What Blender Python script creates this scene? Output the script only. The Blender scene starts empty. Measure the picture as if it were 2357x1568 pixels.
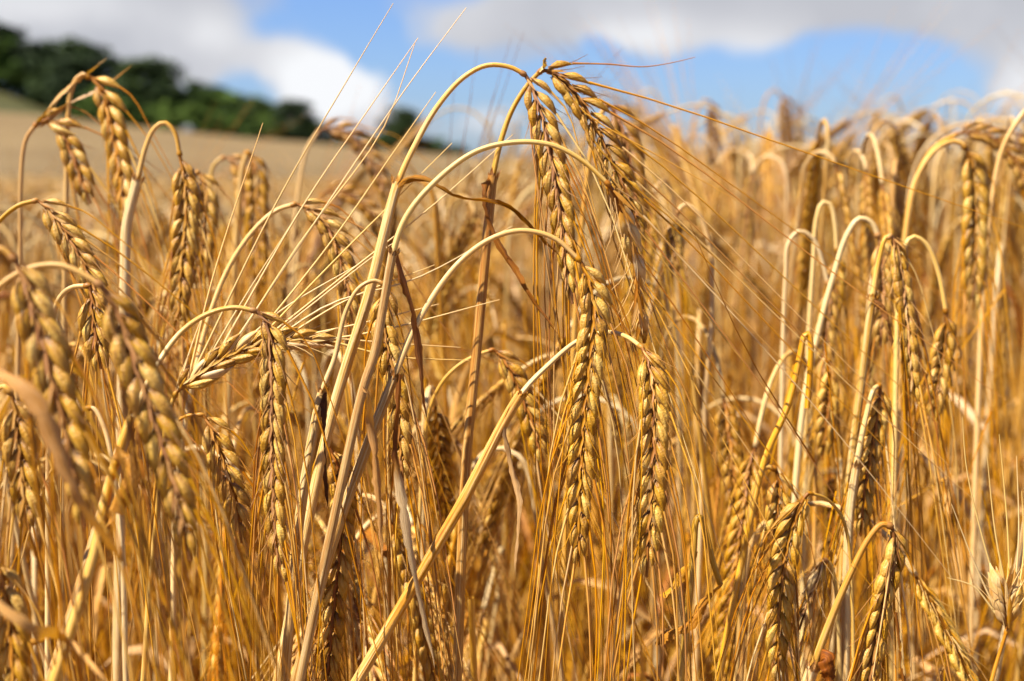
import bpy, math, random
import numpy as np
from mathutils import Euler, Matrix, Vector

R = np.random.RandomState(7)
SC = bpy.context.scene
COL = SC.collection
PI = math.pi

# ------------------------------------------------------------------ camera, light, exposure
CAM_Z = 0.80                      # eye height: just under the tops of the barley
PITCH = math.radians(6.86)
LENS, SENSOR = 50.0, 36.0
FOCUS = 0.41
cam_data = bpy.data.cameras.new('camera')
cam = bpy.data.objects.new('camera', cam_data)
COL.objects.link(cam)
cam.location = (0, 0, CAM_Z)
cam.rotation_euler = (PI / 2 - PITCH, 0, 0)
cam_data.lens, cam_data.sensor_width, cam_data.sensor_fit = LENS, SENSOR, 'HORIZONTAL'
cam_data.clip_start, cam_data.clip_end = 0.01, 8000
cam_data.dof.use_dof = True
cam_data.dof.focus_distance = FOCUS
cam_data.dof.aperture_fstop = 11.5
cam_data.dof.aperture_blades = 7
SC.camera = cam

SUN_EL, SUN_AZ = math.radians(56), math.radians(-114)   # azimuth clockwise from +Y: high, from the left
SUN_DIR = Vector((math.sin(SUN_AZ) * math.cos(SUN_EL), math.cos(SUN_AZ) * math.cos(SUN_EL), math.sin(SUN_EL)))
sun_data = bpy.data.lights.new('sun', 'SUN')
sun_data.energy, sun_data.angle, sun_data.color = 5.0, math.radians(0.53), (1.0, 0.94, 0.83)
sun = bpy.data.objects.new('sun', sun_data)
COL.objects.link(sun)
sun.rotation_euler = SUN_DIR.to_track_quat('Z', 'Y').to_euler()

SC.view_settings.view_transform = 'Standard'
SC.view_settings.look = 'None'
SC.view_settings.exposure = 1.55
SC.view_settings.gamma = 1.0
SC.cycles.max_bounces = 10
SC.cycles.diffuse_bounces = 4
SC.cycles.transmission_bounces = 6
SC.cycles.sample_clamp_indirect = 4.0
SC.cycles.use_adaptive_sampling = True
SC.cycles.adaptive_threshold = 0.02


class NT:
    """A small helper for writing node trees."""
    def __init__(self, tree):
        self.t = tree
        tree.nodes.clear()
    def n(self, kind, **kw):
        nd = self.t.nodes.new(kind)
        for k, v in kw.items():
            if k.startswith('i_'):
                nd.inputs[k[2:].replace('_', ' ')].default_value = v
            else:
                setattr(nd, k, v)
        return nd
    def l(self, a, b):
        self.t.links.new(a, b)
    def val(self, x, sock):
        if isinstance(x, (int, float)):
            sock.default_value = x
        else:
            self.l(x, sock)
    def math(self, op, a, b=0.0, c=None, clamp=False):
        nd = self.n('ShaderNodeMath', operation=op, use_clamp=clamp)
        self.val(a, nd.inputs[0]); self.val(b, nd.inputs[1])
        if c is not None:
            self.val(c, nd.inputs[2])
        return nd.outputs[0]
    def ramp(self, fac, stops, interp='LINEAR'):
        nd = self.n('ShaderNodeValToRGB')
        nd.color_ramp.interpolation = interp
        el = nd.color_ramp.elements
        while len(el) < len(stops):
            el.new(0.5)
        for e, (p, c) in zip(el, stops):
            e.position = p
            e.color = (*c, 1) if len(c) == 3 else c
        self.val(fac, nd.inputs[0])
        return nd.outputs[0]
    def mix(self, fac, a, b):
        nd = self.n('ShaderNodeMix', data_type='RGBA')
        self.val(fac, nd.inputs[0])
        for x, s in ((a, nd.inputs[6]), (b, nd.inputs[7])):
            if isinstance(x, tuple):
                s.default_value = (*x, 1)
            else:
                self.l(x, s)
        return nd.outputs[2]
    def noise(self, vec, scale, detail=2.0, rough=0.5, w=None, dist=0.0):
        nd = self.n('ShaderNodeTexNoise')
        if w is not None:
            nd.noise_dimensions = '4D'
            self.val(w, nd.inputs['W'])
        nd.inputs['Scale'].default_value = scale
        nd.inputs['Detail'].default_value = detail
        nd.inputs['Roughness'].default_value = rough
        nd.inputs['Distortion'].default_value = dist
        if vec is not None:
            self.l(vec, nd.inputs['Vector'])
        return nd.outputs[0]


K = SENSOR / LENS / 2357.0        # one unit of the 2357 wide tracing grid, per metre of depth
FWD = np.array([0, math.cos(PITCH), -math.sin(PITCH)])
UP = np.array([0, math.sin(PITCH), math.cos(PITCH)])
RIGHT = np.array([1.0, 0, 0])
HORIZON = 784 - math.tan(PITCH) / K


def at(x, y, d):
    """The point in the world at depth d along the traced line of sight."""
    return np.array([0, 0, CAM_Z]) + d * (FWD + RIGHT * (x - 1178.5) * K - UP * (y - 784) * K)


def to_px(p):
    q = np.asarray(p, float) - np.array([0, 0, CAM_Z])
    d = q @ FWD
    return 1178.5 + (q @ RIGHT) / d / K, 784 - (q @ UP) / d / K, d


# ------------------------------------------------------------------ sky: Nishita with broken cloud, all by direction
def build_world():
    w = bpy.data.worlds.new('World')
    SC.world = w
    w.use_nodes = True
    t = NT(w.node_tree)
    out = t.n('ShaderNodeOutputWorld')
    bg = t.n('ShaderNodeBackground')
    bg.inputs['Strength'].default_value = 0.05
    t.l(bg.outputs[0], out.inputs[0])
    sky = t.n('ShaderNodeTexSky', sky_type='NISHITA', sun_disc=False)
    sky.sun_elevation = SUN_EL
    sky.sun_rotation = SUN_AZ
    sky.air_density, sky.dust_density, sky.ozone_density = 1.0, 0.6, 2.0
    geo = t.n('ShaderNodeTexCoord')
    sep = t.n('ShaderNodeSeparateXYZ')
    t.l(geo.outputs['Generated'], sep.inputs[0])
    dx, dz = sep.outputs[0], sep.outputs[2]
    nv = geo.outputs['Generated']
    warp_a = t.noise(nv, 9.0, 4.0, 0.55)
    warp_b = t.noise(nv, 7.0, 4.0, 0.55, w=3.7)
    ux = t.math('ADD', dx, t.math('MULTIPLY', t.math('SUBTRACT', warp_a, 0.5), 0.10))
    uz = t.math('ADD', dz, t.math('MULTIPLY', t.math('SUBTRACT', warp_b, 0.5), 0.06))

    def blob(px, py, sx, sy, power=1.0):
        p = at(px, py, 1.0) - np.array([0, 0, CAM_Z])
        p = p / np.linalg.norm(p)
        a = t.math('MULTIPLY', t.math('SUBTRACT', ux, float(p[0])), 1 / (sx * K))
        b = t.math('MULTIPLY', t.math('SUBTRACT', uz, float(p[2])), 1 / (sy * K))
        r2 = t.math('ADD', t.math('MULTIPLY', a, a), t.math('MULTIPLY', b, b))
        g = t.math('POWER', 2.718, t.math('MULTIPLY', r2, -1.0))
        return t.math('MULTIPLY', g, power)

    def total(items):
        acc = None
        for it in items:
            g = blob(*it)
            acc = g if acc is None else t.math('ADD', acc, g)
        return acc
    # banks of cloud, traced by direction; the wide noise carries on over the rest of the sky
    cover = total([(230, 10, 380, 100, 1.3), (400, 130, 190, 65, 0.9), (60, 60, 200, 120, 0.6), (1130, 30, 240, 75, 1.15), (740, 185, 140, 110, 1.5), (800, 280, 160, 60, 0.8),
                   (1900, -5, 430, 78, 1.6), (1480, 60, 170, 80, 1.1), (2330, 220, 130, 110, 1.2), (2440, 40, 230, 120, 1.0), (1130, 285, 120, 55, 0.9),
                   (2000, 375, 90, 40, 0.9), (1180, 140, 180, 30, 0.35), (1430, 365, 120, 30, 0.35)])
    gap = total([(805, 40, 85, 100, 1.3), (1395, 85, 50, 50, 0.8), (555, 215, 75, 60, 1.3), (660, 70, 60, 40, 0.5), (925, 160, 70, 50, 0.6), (960, 140, 60, 40, 0.35), (1700, 250, 480, 100, 1.2)])
    high = t.ramp(dz, [(0.16, (0, 0, 0)), (0.30, (1, 1, 1))])
    wide = t.math('MULTIPLY', t.math('MULTIPLY', t.noise(nv, 2.6, 0.55), 0.55), high)
    fine = t.math('MULTIPLY', t.math('SUBTRACT', t.noise(nv, 13.0, 6.0, 0.6), 0.5), 0.95)
    dens = t.math('ADD', t.math('SUBTRACT', t.math('ADD', cover, wide), gap), fine)
    mask = t.ramp(dens, [(0.12, (0, 0, 0)), (0.85, (1, 1, 1))], 'EASE')
    bright = total([(740, 175, 110, 85, 1.5), (2340, 210, 90, 80, 0.8), (1480, 75, 110, 50, 0.7), (1740, 90, 130, 50, 0.4), (60, 20, 250, 60, 0.55), (1130, 285, 90, 50, 0.7), (2000, 375, 80, 40, 0.8), (500, 70, 90, 50, 0.45)])
    shade = t.math('ADD', bright, t.math('MULTIPLY', t.math('SUBTRACT', warp_b, 0.5), 1.3))
    cloud = t.ramp(shade, [(0.0, (3.75, 3.85, 4.2)), (0.45, (5.15, 5.2, 5.45)), (1.0, (6.5, 6.6, 6.8))])
    tint = t.n('ShaderNodeMix', data_type='RGBA', blend_type='MULTIPLY')
    tint.inputs[0].default_value = 1.0
    t.l(sky.outputs[0], tint.inputs[6])
    tint.inputs[7].default_value = (0.55, 0.70, 1.06, 1)
    t.l(t.mix(mask, tint.outputs[2], cloud), bg.inputs['Color'])
    bg.inputs['Strength'].default_value = 0.05


build_world()


# ------------------------------------------------------------------ materials
def attr(t, name):
    return t.n('ShaderNodeAttribute', attribute_name=name)


def dry_material(name, stops, translucent=0.25, rough=0.55, streak=2.5, spread=0.45, bump=0.25, wrinkle=None, spec=0.35, fleck=0.0, var=0.25, hue=1.0):
    """Dry plant tissue: fibres along the length, tone by attribute, a little difference from piece to piece."""
    m = bpy.data.materials.new(name)
    m.use_nodes = True
    t = NT(m.node_tree)
    out = t.n('ShaderNodeOutputMaterial')
    sc = attr(t, 'sc').outputs['Vector']
    tone = attr(t, 'tone').outputs['Fac']
    info = t.n('ShaderNodeObjectInfo')
    rnd = info.outputs['Random']
    w = t.math('MULTIPLY', rnd, 37.0)
    fib = t.noise(sc, streak, 4.0, 0.6, w=w)
    fac = t.math('ADD', tone, t.math('MULTIPLY', t.math('SUBTRACT', fib, 0.5), spread))
    fac = t.math('ADD', fac, t.math('MULTIPLY', t.math('SUBTRACT', rnd, 0.5), var))
    col = t.ramp(fac, stops)
    if fleck:
        fl = t.ramp(t.noise(sc, streak * 5.5, 2.0, 0.5, w=w), [(0.68, (0, 0, 0)), (0.76, (1, 1, 1))])
        col = t.mix(t.math('MULTIPLY', fl, fleck), col, (0.10, 0.045, 0.018))
    hs = t.n('ShaderNodeHueSaturation')
    r2 = t.math('FRACT', t.math('MULTIPLY', rnd, 91.7))
    t.l(t.math('MULTIPLY_ADD', r2, 0.22 * hue, 1.03 - 0.11 * hue), hs.inputs['Saturation'])
    t.l(t.math('MULTIPLY_ADD', t.math('FRACT', t.math('MULTIPLY', rnd, 57.3)), 0.32 * hue, 1 - 0.16 * hue), hs.inputs['Value'])
    t.l(t.math('MULTIPLY_ADD', t.math('FRACT', t.math('MULTIPLY', rnd, 23.9)), 0.009 * hue, 0.5 - 0.0055 * hue), hs.inputs['Hue'])
    t.l(col, hs.inputs['Color'])
    col = hs.outputs[0]
    bs = t.n('ShaderNodeBsdfPrincipled')
    t.l(col, bs.inputs['Base Color'])
    bs.inputs['Roughness'].default_value = rough
    bs.inputs['Specular IOR Level'].default_value = spec
    tr = t.n('ShaderNodeBsdfTranslucent')
    sat = t.n('ShaderNodeHueSaturation')
    sat.inputs['Saturation'].default_value = 1.4
    t.l(col, sat.inputs['Color'])
    t.l(sat.outputs[0], tr.inputs['Color'])
    mx = t.n('ShaderNodeMixShader')
    mx.inputs[0].default_value = translucent
    t.l(bs.outputs[0], mx.inputs[1]); t.l(tr.outputs[0], mx.inputs[2])
    t.l(mx.outputs[0], out.inputs[0])
    if bump:
        h = fib
        if wrinkle:
            mp = t.n('ShaderNodeMapping')
            mp.inputs['Scale'].default_value = (0.7, 0.7, wrinkle)
            t.l(sc, mp.inputs[0])
            wr = t.noise(mp.outputs[0], 2.0, 3.0, 0.6, w=w)
            h = t.math('ADD', t.math('MULTIPLY', fib, 0.4), wr)
        bp = t.n('ShaderNodeBump')
        bp.inputs['Strength'].default_value = bump
        bp.inputs['Distance'].default_value = 0.0006
        t.l(h, bp.inputs['Height'])
        t.l(bp.outputs[0], bs.inputs['Normal'])
    return m


STEM = dry_material('dry straw', [(0.0, (0.213, 0.0615, 0.00476)), (0.3, (0.369, 0.143, 0.0131)), (0.6, (0.485, 0.262, 0.0536)), (1.0, (0.6, 0.437, 0.207))], 0.08, 0.38, 3.4, 1.1, 0.45, fleck=0.4)
SHEATH = dry_material('dry leaf sheath', [(0.0, (0.145, 0.041, 0.00416)), (0.3, (0.349, 0.131, 0.0119)), (0.6, (0.485, 0.258, 0.0595)), (1.0, (0.6, 0.447, 0.225))], 0.12, 0.5, 4.5, 2.2, 0.9, fleck=0.6)
GRAIN = dry_material('barley grain husk', [(0.0, (0.07, 0.024, 0.003)), (0.28, (0.20, 0.083, 0.009)), (0.55, (0.40, 0.205, 0.028)), (1.0, (0.60, 0.42, 0.13))], 0.06, 0.42, 1.8, 0.9, 0.6, wrinkle=3.4, spec=0.35, var=0.16, hue=0.3)
HUSK = dry_material('papery husk', [(0.0, (0.126, 0.0377, 0.00357)), (0.4, (0.291, 0.111, 0.0119)), (0.7, (0.436, 0.213, 0.0357)), (1.0, (0.62, 0.447, 0.216))], 0.2, 0.5, 2.0, 0.5, 0.2)
AWN = dry_material('golden awn', [(0.0, (0.233, 0.059, 0.00238)), (0.4, (0.407, 0.156, 0.0119)), (0.7, (0.524, 0.262, 0.0357)), (1.0, (0.68, 0.475, 0.198))], 0.22, 0.36, 1.4, 0.4, 0.0, var=0.4)
LEAF = dry_material('dry curled leaf', [(0.0, (0.0582, 0.0164, 0.00297)), (0.25, (0.194, 0.0615, 0.00714)), (0.55, (0.388, 0.18, 0.0327)), (1.0, (0.6, 0.437, 0.234))], 0.2, 0.6, 5.0, 0.8, 0.7, fleck=0.5, spec=0.2)
MATS = [STEM, SHEATH, GRAIN, HUSK, AWN, LEAF]
M_STEM, M_SHEATH, M_GRAIN, M_HUSK, M_AWN, M_LEAF = range(6)


# ------------------------------------------------------------------ mesh building
class MB:
    """Collects grids of quads and links them as ONE mesh object."""
    def __init__(self):
        self.v, self.f, self.tone, self.sc, self.mi, self.k = [], [], [], [], [], 0

    def grid(self, P, wrap=True, tone=0.5, sc=None, mat=0):
        m, n = P.shape[:2]
        idx = np.arange(m * n).reshape(m, n) + self.k
        if wrap:
            a, b = idx[:-1], np.roll(idx, -1, 1)[:-1]
            c, d = np.roll(idx, -1, 1)[1:], idx[1:]
        else:
            a, b, c, d = idx[:-1, :-1], idx[:-1, 1:], idx[1:, 1:], idx[1:, :-1]
        F = np.stack([a, b, c, d], -1).reshape(-1, 4)
        self.v.append(P.reshape(-1, 3)); self.f.append(F)
        self.tone.append(np.broadcast_to(np.asarray(tone, float), (m, n)).reshape(-1))
        self.sc.append((np.zeros((m, n, 3)) if sc is None else sc).reshape(-1, 3))
        self.mi.append(np.full(len(F), mat))
        self.k += m * n

    def arrays(self):
        return (np.concatenate(self.v), np.concatenate(self.f), np.concatenate(self.tone), np.concatenate(self.sc), np.concatenate(self.mi))

    def add(self, arr, M=None, dt=0.0):
        v, f, tone, sc, mi = arr
        if M is not None:
            v = v @ M[:3, :3].T + M[:3, 3]
        self.v.append(v); self.f.append(f + self.k); self.tone.append(tone + dt); self.sc.append(sc); self.mi.append(mi)
        self.k += len(v)

    def mesh(self, name):
        v, f, tone, sc, mi = self.arrays()
        used = np.unique(mi)
        me = bpy.data.meshes.new(name)
        me.vertices.add(len(v)); me.vertices.foreach_set('co', v.astype(np.float32).ravel())
        me.loops.add(f.size); me.loops.foreach_set('vertex_index', f.astype(np.int32).ravel())
        me.polygons.add(len(f))
        me.polygons.foreach_set('loop_start', np.arange(0, f.size, 4, dtype=np.int32))
        remap = np.zeros(16, int)
        for i, u in enumerate(used):
            me.materials.append(MATS[u]); remap[u] = i
        me.polygons.foreach_set('material_index', remap[mi].astype(np.int32))
        me.polygons.foreach_set('use_smooth', np.ones(len(f), bool))
        a = me.attributes.new('tone', 'FLOAT', 'POINT'); a.data.foreach_set('value', tone.astype(np.float32))
        b = me.attributes.new('sc', 'FLOAT_VECTOR', 'POINT'); b.data.foreach_set('vector', sc.astype(np.float32).ravel())
        me.update(calc_edges=True)
        me.validate()
        return me

    def build(self, name, parent=None):
        o = bpy.data.objects.new(name, self.mesh(name))
        COL.objects.link(o)
        if parent is not None:
            o.parent = parent
        return o


def unit(v):
    v = np.asarray(v, float)
    return v / (np.linalg.norm(v) + 1e-12)


def curve(pts, n):
    """n points along a centripetal-ish Catmull-Rom through pts, evenly spaced by length."""
    P = np.asarray(pts, float)
    if len(P) == 2:
        return P[0] + (P[1] - P[0]) * np.linspace(0, 1, n)[:, None]
    Q = np.vstack([2 * P[0] - P[1], P, 2 * P[-1] - P[-2]])
    out = []
    for i in range(1, len(Q) - 2):
        p0, p1, p2, p3 = Q[i - 1:i + 3]
        d1, d2, d3 = (max(np.linalg.norm(b - a), 1e-9) ** 0.5 for a, b in ((p0, p1), (p1, p2), (p2, p3)))
        m1 = (p1 - p0) / d1 - (p2 - p0) / (d1 + d2) + (p2 - p1) / d2
        m2 = (p2 - p1) / d2 - (p3 - p1) / (d2 + d3) + (p3 - p2) / d3
        m1, m2 = m1 * d2, m2 * d2
        for s in np.linspace(0, 1, 24, endpoint=False):
            s2, s3 = s * s, s ** 3
            out.append((2 * s3 - 3 * s2 + 1) * p1 + (s3 - 2 * s2 + s) * m1 + (3 * s2 - 2 * s3) * p2 + (s3 - s2) * m2)
    out.append(P[-1])
    return resample(np.array(out), n)


def resample(C, n):
    L = np.concatenate([[0], np.cumsum(np.linalg.norm(np.diff(C, axis=0), axis=1))])
    s = np.linspace(0, L[-1], n)
    return np.stack([np.interp(s, L, C[:, i]) for i in range(3)], 1)


def length(C):
    return float(np.linalg.norm(np.diff(C, axis=0), axis=1).sum())


def frames(C, ref=(0.3, -1, 0.2)):
    T = np.gradient(C, axis=0)
    T /= np.linalg.norm(T, axis=1)[:, None] + 1e-12
    A = np.zeros_like(T)
    a = np.asarray(ref, float)
    for i in range(len(T)):
        a = a - T[i] * (a @ T[i])
        a = unit(a)
        A[i] = a
    return T, A, np.cross(T, A)


def tube(mb, C, r, seg=8, tone=0.5, mat=0, ripple=0.0, zs=40.0, ph=0.0):
    n = len(C)
    T, A, B = frames(C)
    th = np.linspace(0, 2 * PI, seg, endpoint=False)
    r = np.broadcast_to(np.asarray(r, float), (n,))
    rr = r[:, None] * np.ones(seg)
    if ripple:
        rr = rr * (1 + ripple * np.cos(th * (seg // 3) + ph))
    P = C[:, None] + rr[..., None] * (A[:, None] * np.cos(th)[None, :, None] + B[:, None] * np.sin(th)[None, :, None])
    s = np.concatenate([[0], np.cumsum(np.linalg.norm(np.diff(C, axis=0), axis=1))])
    sc = np.stack([np.cos(th)[None] * np.ones((n, 1)), np.sin(th)[None] * np.ones((n, 1)), (s * zs)[:, None] * np.ones(seg)], -1)
    if np.ndim(tone) == 1:
        tone = np.asarray(tone)[:, None] * np.ones(seg)
    mb.grid(P, True, tone, sc, mat)


def grain_arrays(seg=14, rows=11, ln=0.0108, wd=0.0021, th=0.0017, seed=0, mat=M_GRAIN, tone=0.5):
    """One grain: base at the origin, length along +Z, rounded back towards +X, with five nerves and a drawn-out tip."""
    rs = np.random.RandomState(seed)
    t = np.linspace(0, 1, rows)
    prof = np.interp(t, [0, 0.05, 0.18, 0.38, 0.58, 0.75, 0.9, 1.0], [0.10, 0.30, 0.66, 0.98, 0.93, 0.62, 0.27, 0.12])
    a = np.linspace(0, 2 * PI, seg, endpoint=False)
    nerve = 1 + (0.07 * np.cos(a * 7)) * np.clip(np.cos(a) + 0.4, 0, 1)
    flat = np.where(np.cos(a) > 0, 1.0, 0.62)
    x = prof[:, None] * (np.cos(a) * nerve * flat)[None] * th
    y = prof[:, None] * (np.sin(a) * nerve)[None] * wd
    bend = 0.0007 * np.sin(PI * t) - 0.0005 * t * t
    x = x + bend[:, None]
    wob = rs.normal(0, 0.00005, (rows, seg)) * prof[:, None]
    P = np.stack([x + wob, y, t[:, None] * ln * np.ones(seg)], -1)
    sc = np.stack([np.cos(a)[None] * np.ones((rows, 1)), np.sin(a)[None] * np.ones((rows, 1)), (t * 3)[:, None] * np.ones(seg)], -1)
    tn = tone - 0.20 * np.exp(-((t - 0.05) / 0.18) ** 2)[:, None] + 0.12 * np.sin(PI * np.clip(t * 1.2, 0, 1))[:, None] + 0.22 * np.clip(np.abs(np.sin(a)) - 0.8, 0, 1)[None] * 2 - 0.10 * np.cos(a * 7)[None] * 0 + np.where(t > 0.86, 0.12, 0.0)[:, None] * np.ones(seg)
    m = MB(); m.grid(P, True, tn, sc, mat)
    return m.arrays()


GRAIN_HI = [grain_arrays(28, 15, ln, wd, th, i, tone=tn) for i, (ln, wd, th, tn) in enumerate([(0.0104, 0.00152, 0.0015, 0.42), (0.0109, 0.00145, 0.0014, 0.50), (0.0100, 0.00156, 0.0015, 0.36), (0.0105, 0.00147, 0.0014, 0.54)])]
GRAIN_MID = grain_arrays(8, 8, 0.0105, 0.00155, 0.0015, 9, tone=0.45)
GRAIN_LOW = grain_arrays(4, 4, 0.0100, 0.0017, 0.0016, 10, tone=0.45)
PALE_MESH = []
for i in range(3):
    m = MB(); m.add(grain_arrays(16, 12, 0.0108, 0.0016, 0.0010, 20 + i, M_HUSK, 0.72 + 0.06 * i)); PALE_MESH.append(m.mesh('grain'))
GRAIN_MESH = []
for g in GRAIN_HI:
    m = MB(); m.add(g); GRAIN_MESH.append(m.mesh('grain'))


def husk_blade(mb, p, d, side, ln, wd, tone, rs, mat=M_HUSK, rows=5, sag=0.0):
    """A narrow boat-shaped husk from p along d."""
    t = np.linspace(0, 1, rows)
    prof = np.interp(t, [0, 0.3, 0.7, 1], [0.35, 1, 0.7, 0.04]) * wd
    d, side = unit(d), unit(side)
    nrm = np.cross(d, side)
    C = p + d * (t * ln)[:, None] + np.array([0, 0, -sag]) * (t ** 2)[:, None] * ln
    P = np.stack([C - side * prof[:, None] , C + nrm * (prof * 0.45)[:, None], C + side * prof[:, None]], 1)
    sc = np.stack([np.ones((rows, 1)) * np.array([-1, 0, 1]), np.zeros((rows, 3)) + rs.rand() * 9, (t * 2)[:, None] * np.ones(3)], -1)
    mb.grid(P, False, tone, sc, mat)


def ear_layout(C, face, size=1.0, rs=R, twist=0.0, pitch=0.0029, spread=0.30, turn=0.6, skip=0.0):
    """Where the grains of a two-rowed ear sit. C: axis from neck to tip; face: the way its flat side looks."""
    L = length(C)
    n = max(6, int(L / (pitch * size)))
    A = resample(C, 8 * n)
    A = np.stack([np.interp(np.linspace(0, 1, n + 3) ** 1.18, np.linspace(0, 1, 8 * n), A[:, i]) for i in range(3)], 1)
    T, N, _ = frames(A, face)
    out = []
    CH = unit(A[-1] - A[int(n * 0.3)])
    for i in range(n):
        k = i + 1
        ang = twist * (i / n - 0.3)
        T_, N_ = T[k], N[k]
        B_ = np.cross(T_, N_)
        N_, B_ = N_ * math.cos(ang) + B_ * math.sin(ang), B_ * math.cos(ang) - N_ * math.sin(ang)
        s = 1 if i % 2 else -1
        f = i / max(1, n - 1)
        g = size * np.interp(f, [0, 0.06, 0.2, 0.8, 1.0], [0.85, 0.98, 1.04, 0.97, 0.62]) * (1 + rs.normal(0, 0.025))
        a = spread * 1.08 * np.interp(f, [0, 0.1, 0.7, 1], [1.3, 1.05, 1.0, 0.5]) * (1 + rs.normal(0, 0.07))
        d = unit(T_ * math.cos(a) + B_ * s * math.sin(a) + N_ * rs.normal(0.03, 0.025))
        tu = turn + rs.normal(0, 0.06)
        xo = unit(B_ * s * math.cos(tu) + N_ * math.sin(tu))
        xo = unit(xo - d * (xo @ d))
        y = np.cross(d, xo)
        p = A[k] + B_ * s * 0.0003 * size
        M = np.eye(4)
        M[:3, 0], M[:3, 1], M[:3, 2], M[:3, 3] = xo * g, y * g, d * g, p
        out.append(dict(M=M, d=d, tip=p + d * 0.0101 * g, T=T_, B=B_ * s, N=N_, f=f, ch=CH, gone=rs.rand() < skip))
    return A, out


def awn_curve(g, ln, rs, fan=0.10, droop=0.25, npt=7, pull=None):
    d0 = g['d']
    main = unit(g['T'] * 0.45 + g['ch'] * 0.65) if pull is None else unit(g['T'] + np.asarray(pull))
    d1 = unit(main + g['B'] * fan * (0.6 + rs.rand()) + g['N'] * rs.normal(0.02, fan * 0.7) + rs.normal(0, fan * 0.35, 3) + np.array([0, 0, -droop]))
    if g['f'] < 0.06:
        ln *= 0.4
    t = np.linspace(0, 1, npt)[:, None]
    w = np.clip(t * 3.0, 0, 1)
    p = g['tip'] - d0 * 0.0006
    step = (d0 * (1 - w) + d1 * w)
    C = p + np.vstack([[0, 0, 0], np.cumsum(step[1:] / (npt - 1) * ln, axis=0)])
    return C + unit(rs.normal(0, 1, 3)) * ln * 0.02 * np.sin(PI * t) * rs.rand()


def awn_mesh(mb, C, r=0.00030, seg=3, tone=0.5):
    n = len(C)
    tube(mb, C, np.interp(np.linspace(0, 1, n), [0, 0.1, 1], [r * 1.4, r, r * 0.30]), seg, tone, M_AWN, zs=25)


def rachis(mb, A, lay, size, rs, detail=True, pale=0.5, tight=1.0, wide=1.0):
    n = len(A)
    tube(mb, A, np.linspace(0.0006, 0.0004, n) * size, 6 if detail else 4, 0.2, M_HUSK)  # axis toned dark, painting shade into the grooves between grains
    for g in lay:
        if g['f'] > 0.97:
            continue
        for sg in (1, -1) if detail else (1,):
            p = g['M'][:3, 3] - g['B'] * 0.0006 + g['N'] * sg * 0.0010 * size
            d = unit(g['T'] + g['B'] * rs.normal(0.16, 0.06) * tight + g['N'] * sg * rs.normal(0.24, 0.06) * tight)
            husk_blade(mb, p, d, g['B'], size * rs.uniform(0.0040, 0.0066) * (wide if tight > 0.5 else 0.6), size * rs.uniform(0.0003, 0.00048) * wide, pale + rs.normal(0, 0.12), rs)
            if detail and tight > 0.5 and rs.rand() < 0.7:                      # thin bristle of a glume
                q = p + g['B'] * 0.0012
                C = curve([q, q + unit(d + g['B'] * 0.25) * 0.006, q + unit(d + g['B'] * 0.32 + rs.normal(0, 0.12, 3)) * 0.013], 4)
                tube(mb, C, np.linspace(0.00022, 0.00006, 4), 3, pale + 0.1, M_HUSK)


def leaf(mb, C, wd, tone, rs, twist=2.0, fold=0.6, face=(0, -1, 0.3), mat=M_LEAF, ragged=0.15):
    n = len(C)
    T, A, B = frames(C, face)
    t = np.linspace(0, 1, n)
    prof = np.interp(t, [0, 0.08, 0.5, 0.9, 1], [0.5, 1, 0.85, 0.4, 0.04]) * wd
    prof = prof * (1 + rs.normal(0, ragged, n))
    ang = twist * t + 0.5 * np.sin(t * 9 + rs.rand() * 6)
    u = np.linspace(-1, 1, 5)
    fo = fold * (1 + 0.5 * np.sin(t * 7 + rs.rand() * 6))
    P = np.zeros((n, 5, 3))
    for j, uu in enumerate(u):
        lat = A * np.cos(ang)[:, None] + B * np.sin(ang)[:, None]
        nor = B * np.cos(ang)[:, None] - A * np.sin(ang)[:, None]
        P[:, j] = C + lat * (uu * prof)[:, None] + nor * (abs(uu) ** 1.5 * prof * fo)[:, None]
    s = np.concatenate([[0], np.cumsum(np.linalg.norm(np.diff(C, axis=0), axis=1))])
    o = rs.rand() * 20
    sc = np.stack([np.ones((n, 1)) * u * 1.6 + o, np.zeros((n, 5)), (s * 30)[:, None] * np.ones(5)], -1)
    tn = tone(t)[:, None] * np.ones(5) if callable(tone) else tone
    mb.grid(P, False, tn, sc, mat)


def tag(o, label=None, cat=None, group=None, kind=None):
    for k, v in (('label', label), ('category', cat), ('group', group), ('kind', kind)):
        if v:
            o[k] = v
    return o


def empty(name, loc):
    o = bpy.data.objects.new(name, None)
    o.empty_display_size = 0.05
    o.location = loc
    COL.objects.link(o)
    return o


def keep(o, parent):
    """Parent o, whose mesh is in world coordinates, under a thing at its own place."""
    o.parent = parent
    o.matrix_parent_inverse = Matrix.Translation(-Vector(parent.location))


# ------------------------------------------------------------------ the land
E_AZ = [-180, -150, -60, -34, -20, -18.2, -14.2, -10.4, -7.8, -4.5, 6, 12, 180]
E_EL = [0, 0, 0.07, 0.052, 0.0378, 0.036, 0.028, 0.0215, 0.0185, 0.0125, 0.003, 0.0, 0]


def ground_z(x, y):
    r = np.hypot(x, y)
    az = np.degrees(np.arctan2(x, y))
    e = np.interp(az, E_AZ, E_EL)
    s = np.clip((r - 15) / 235, 0, 1)
    s = s * s * (3 - 2 * s)
    band = np.interp(az, [-60, -20, -16.5, 180], [0.02, 0.019, 0.0, 0.0])
    s2 = np.clip((r - 255) / 75, 0, 1)
    rr = np.minimum(r, 420)
    return e * rr * s + band * rr * s2


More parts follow.
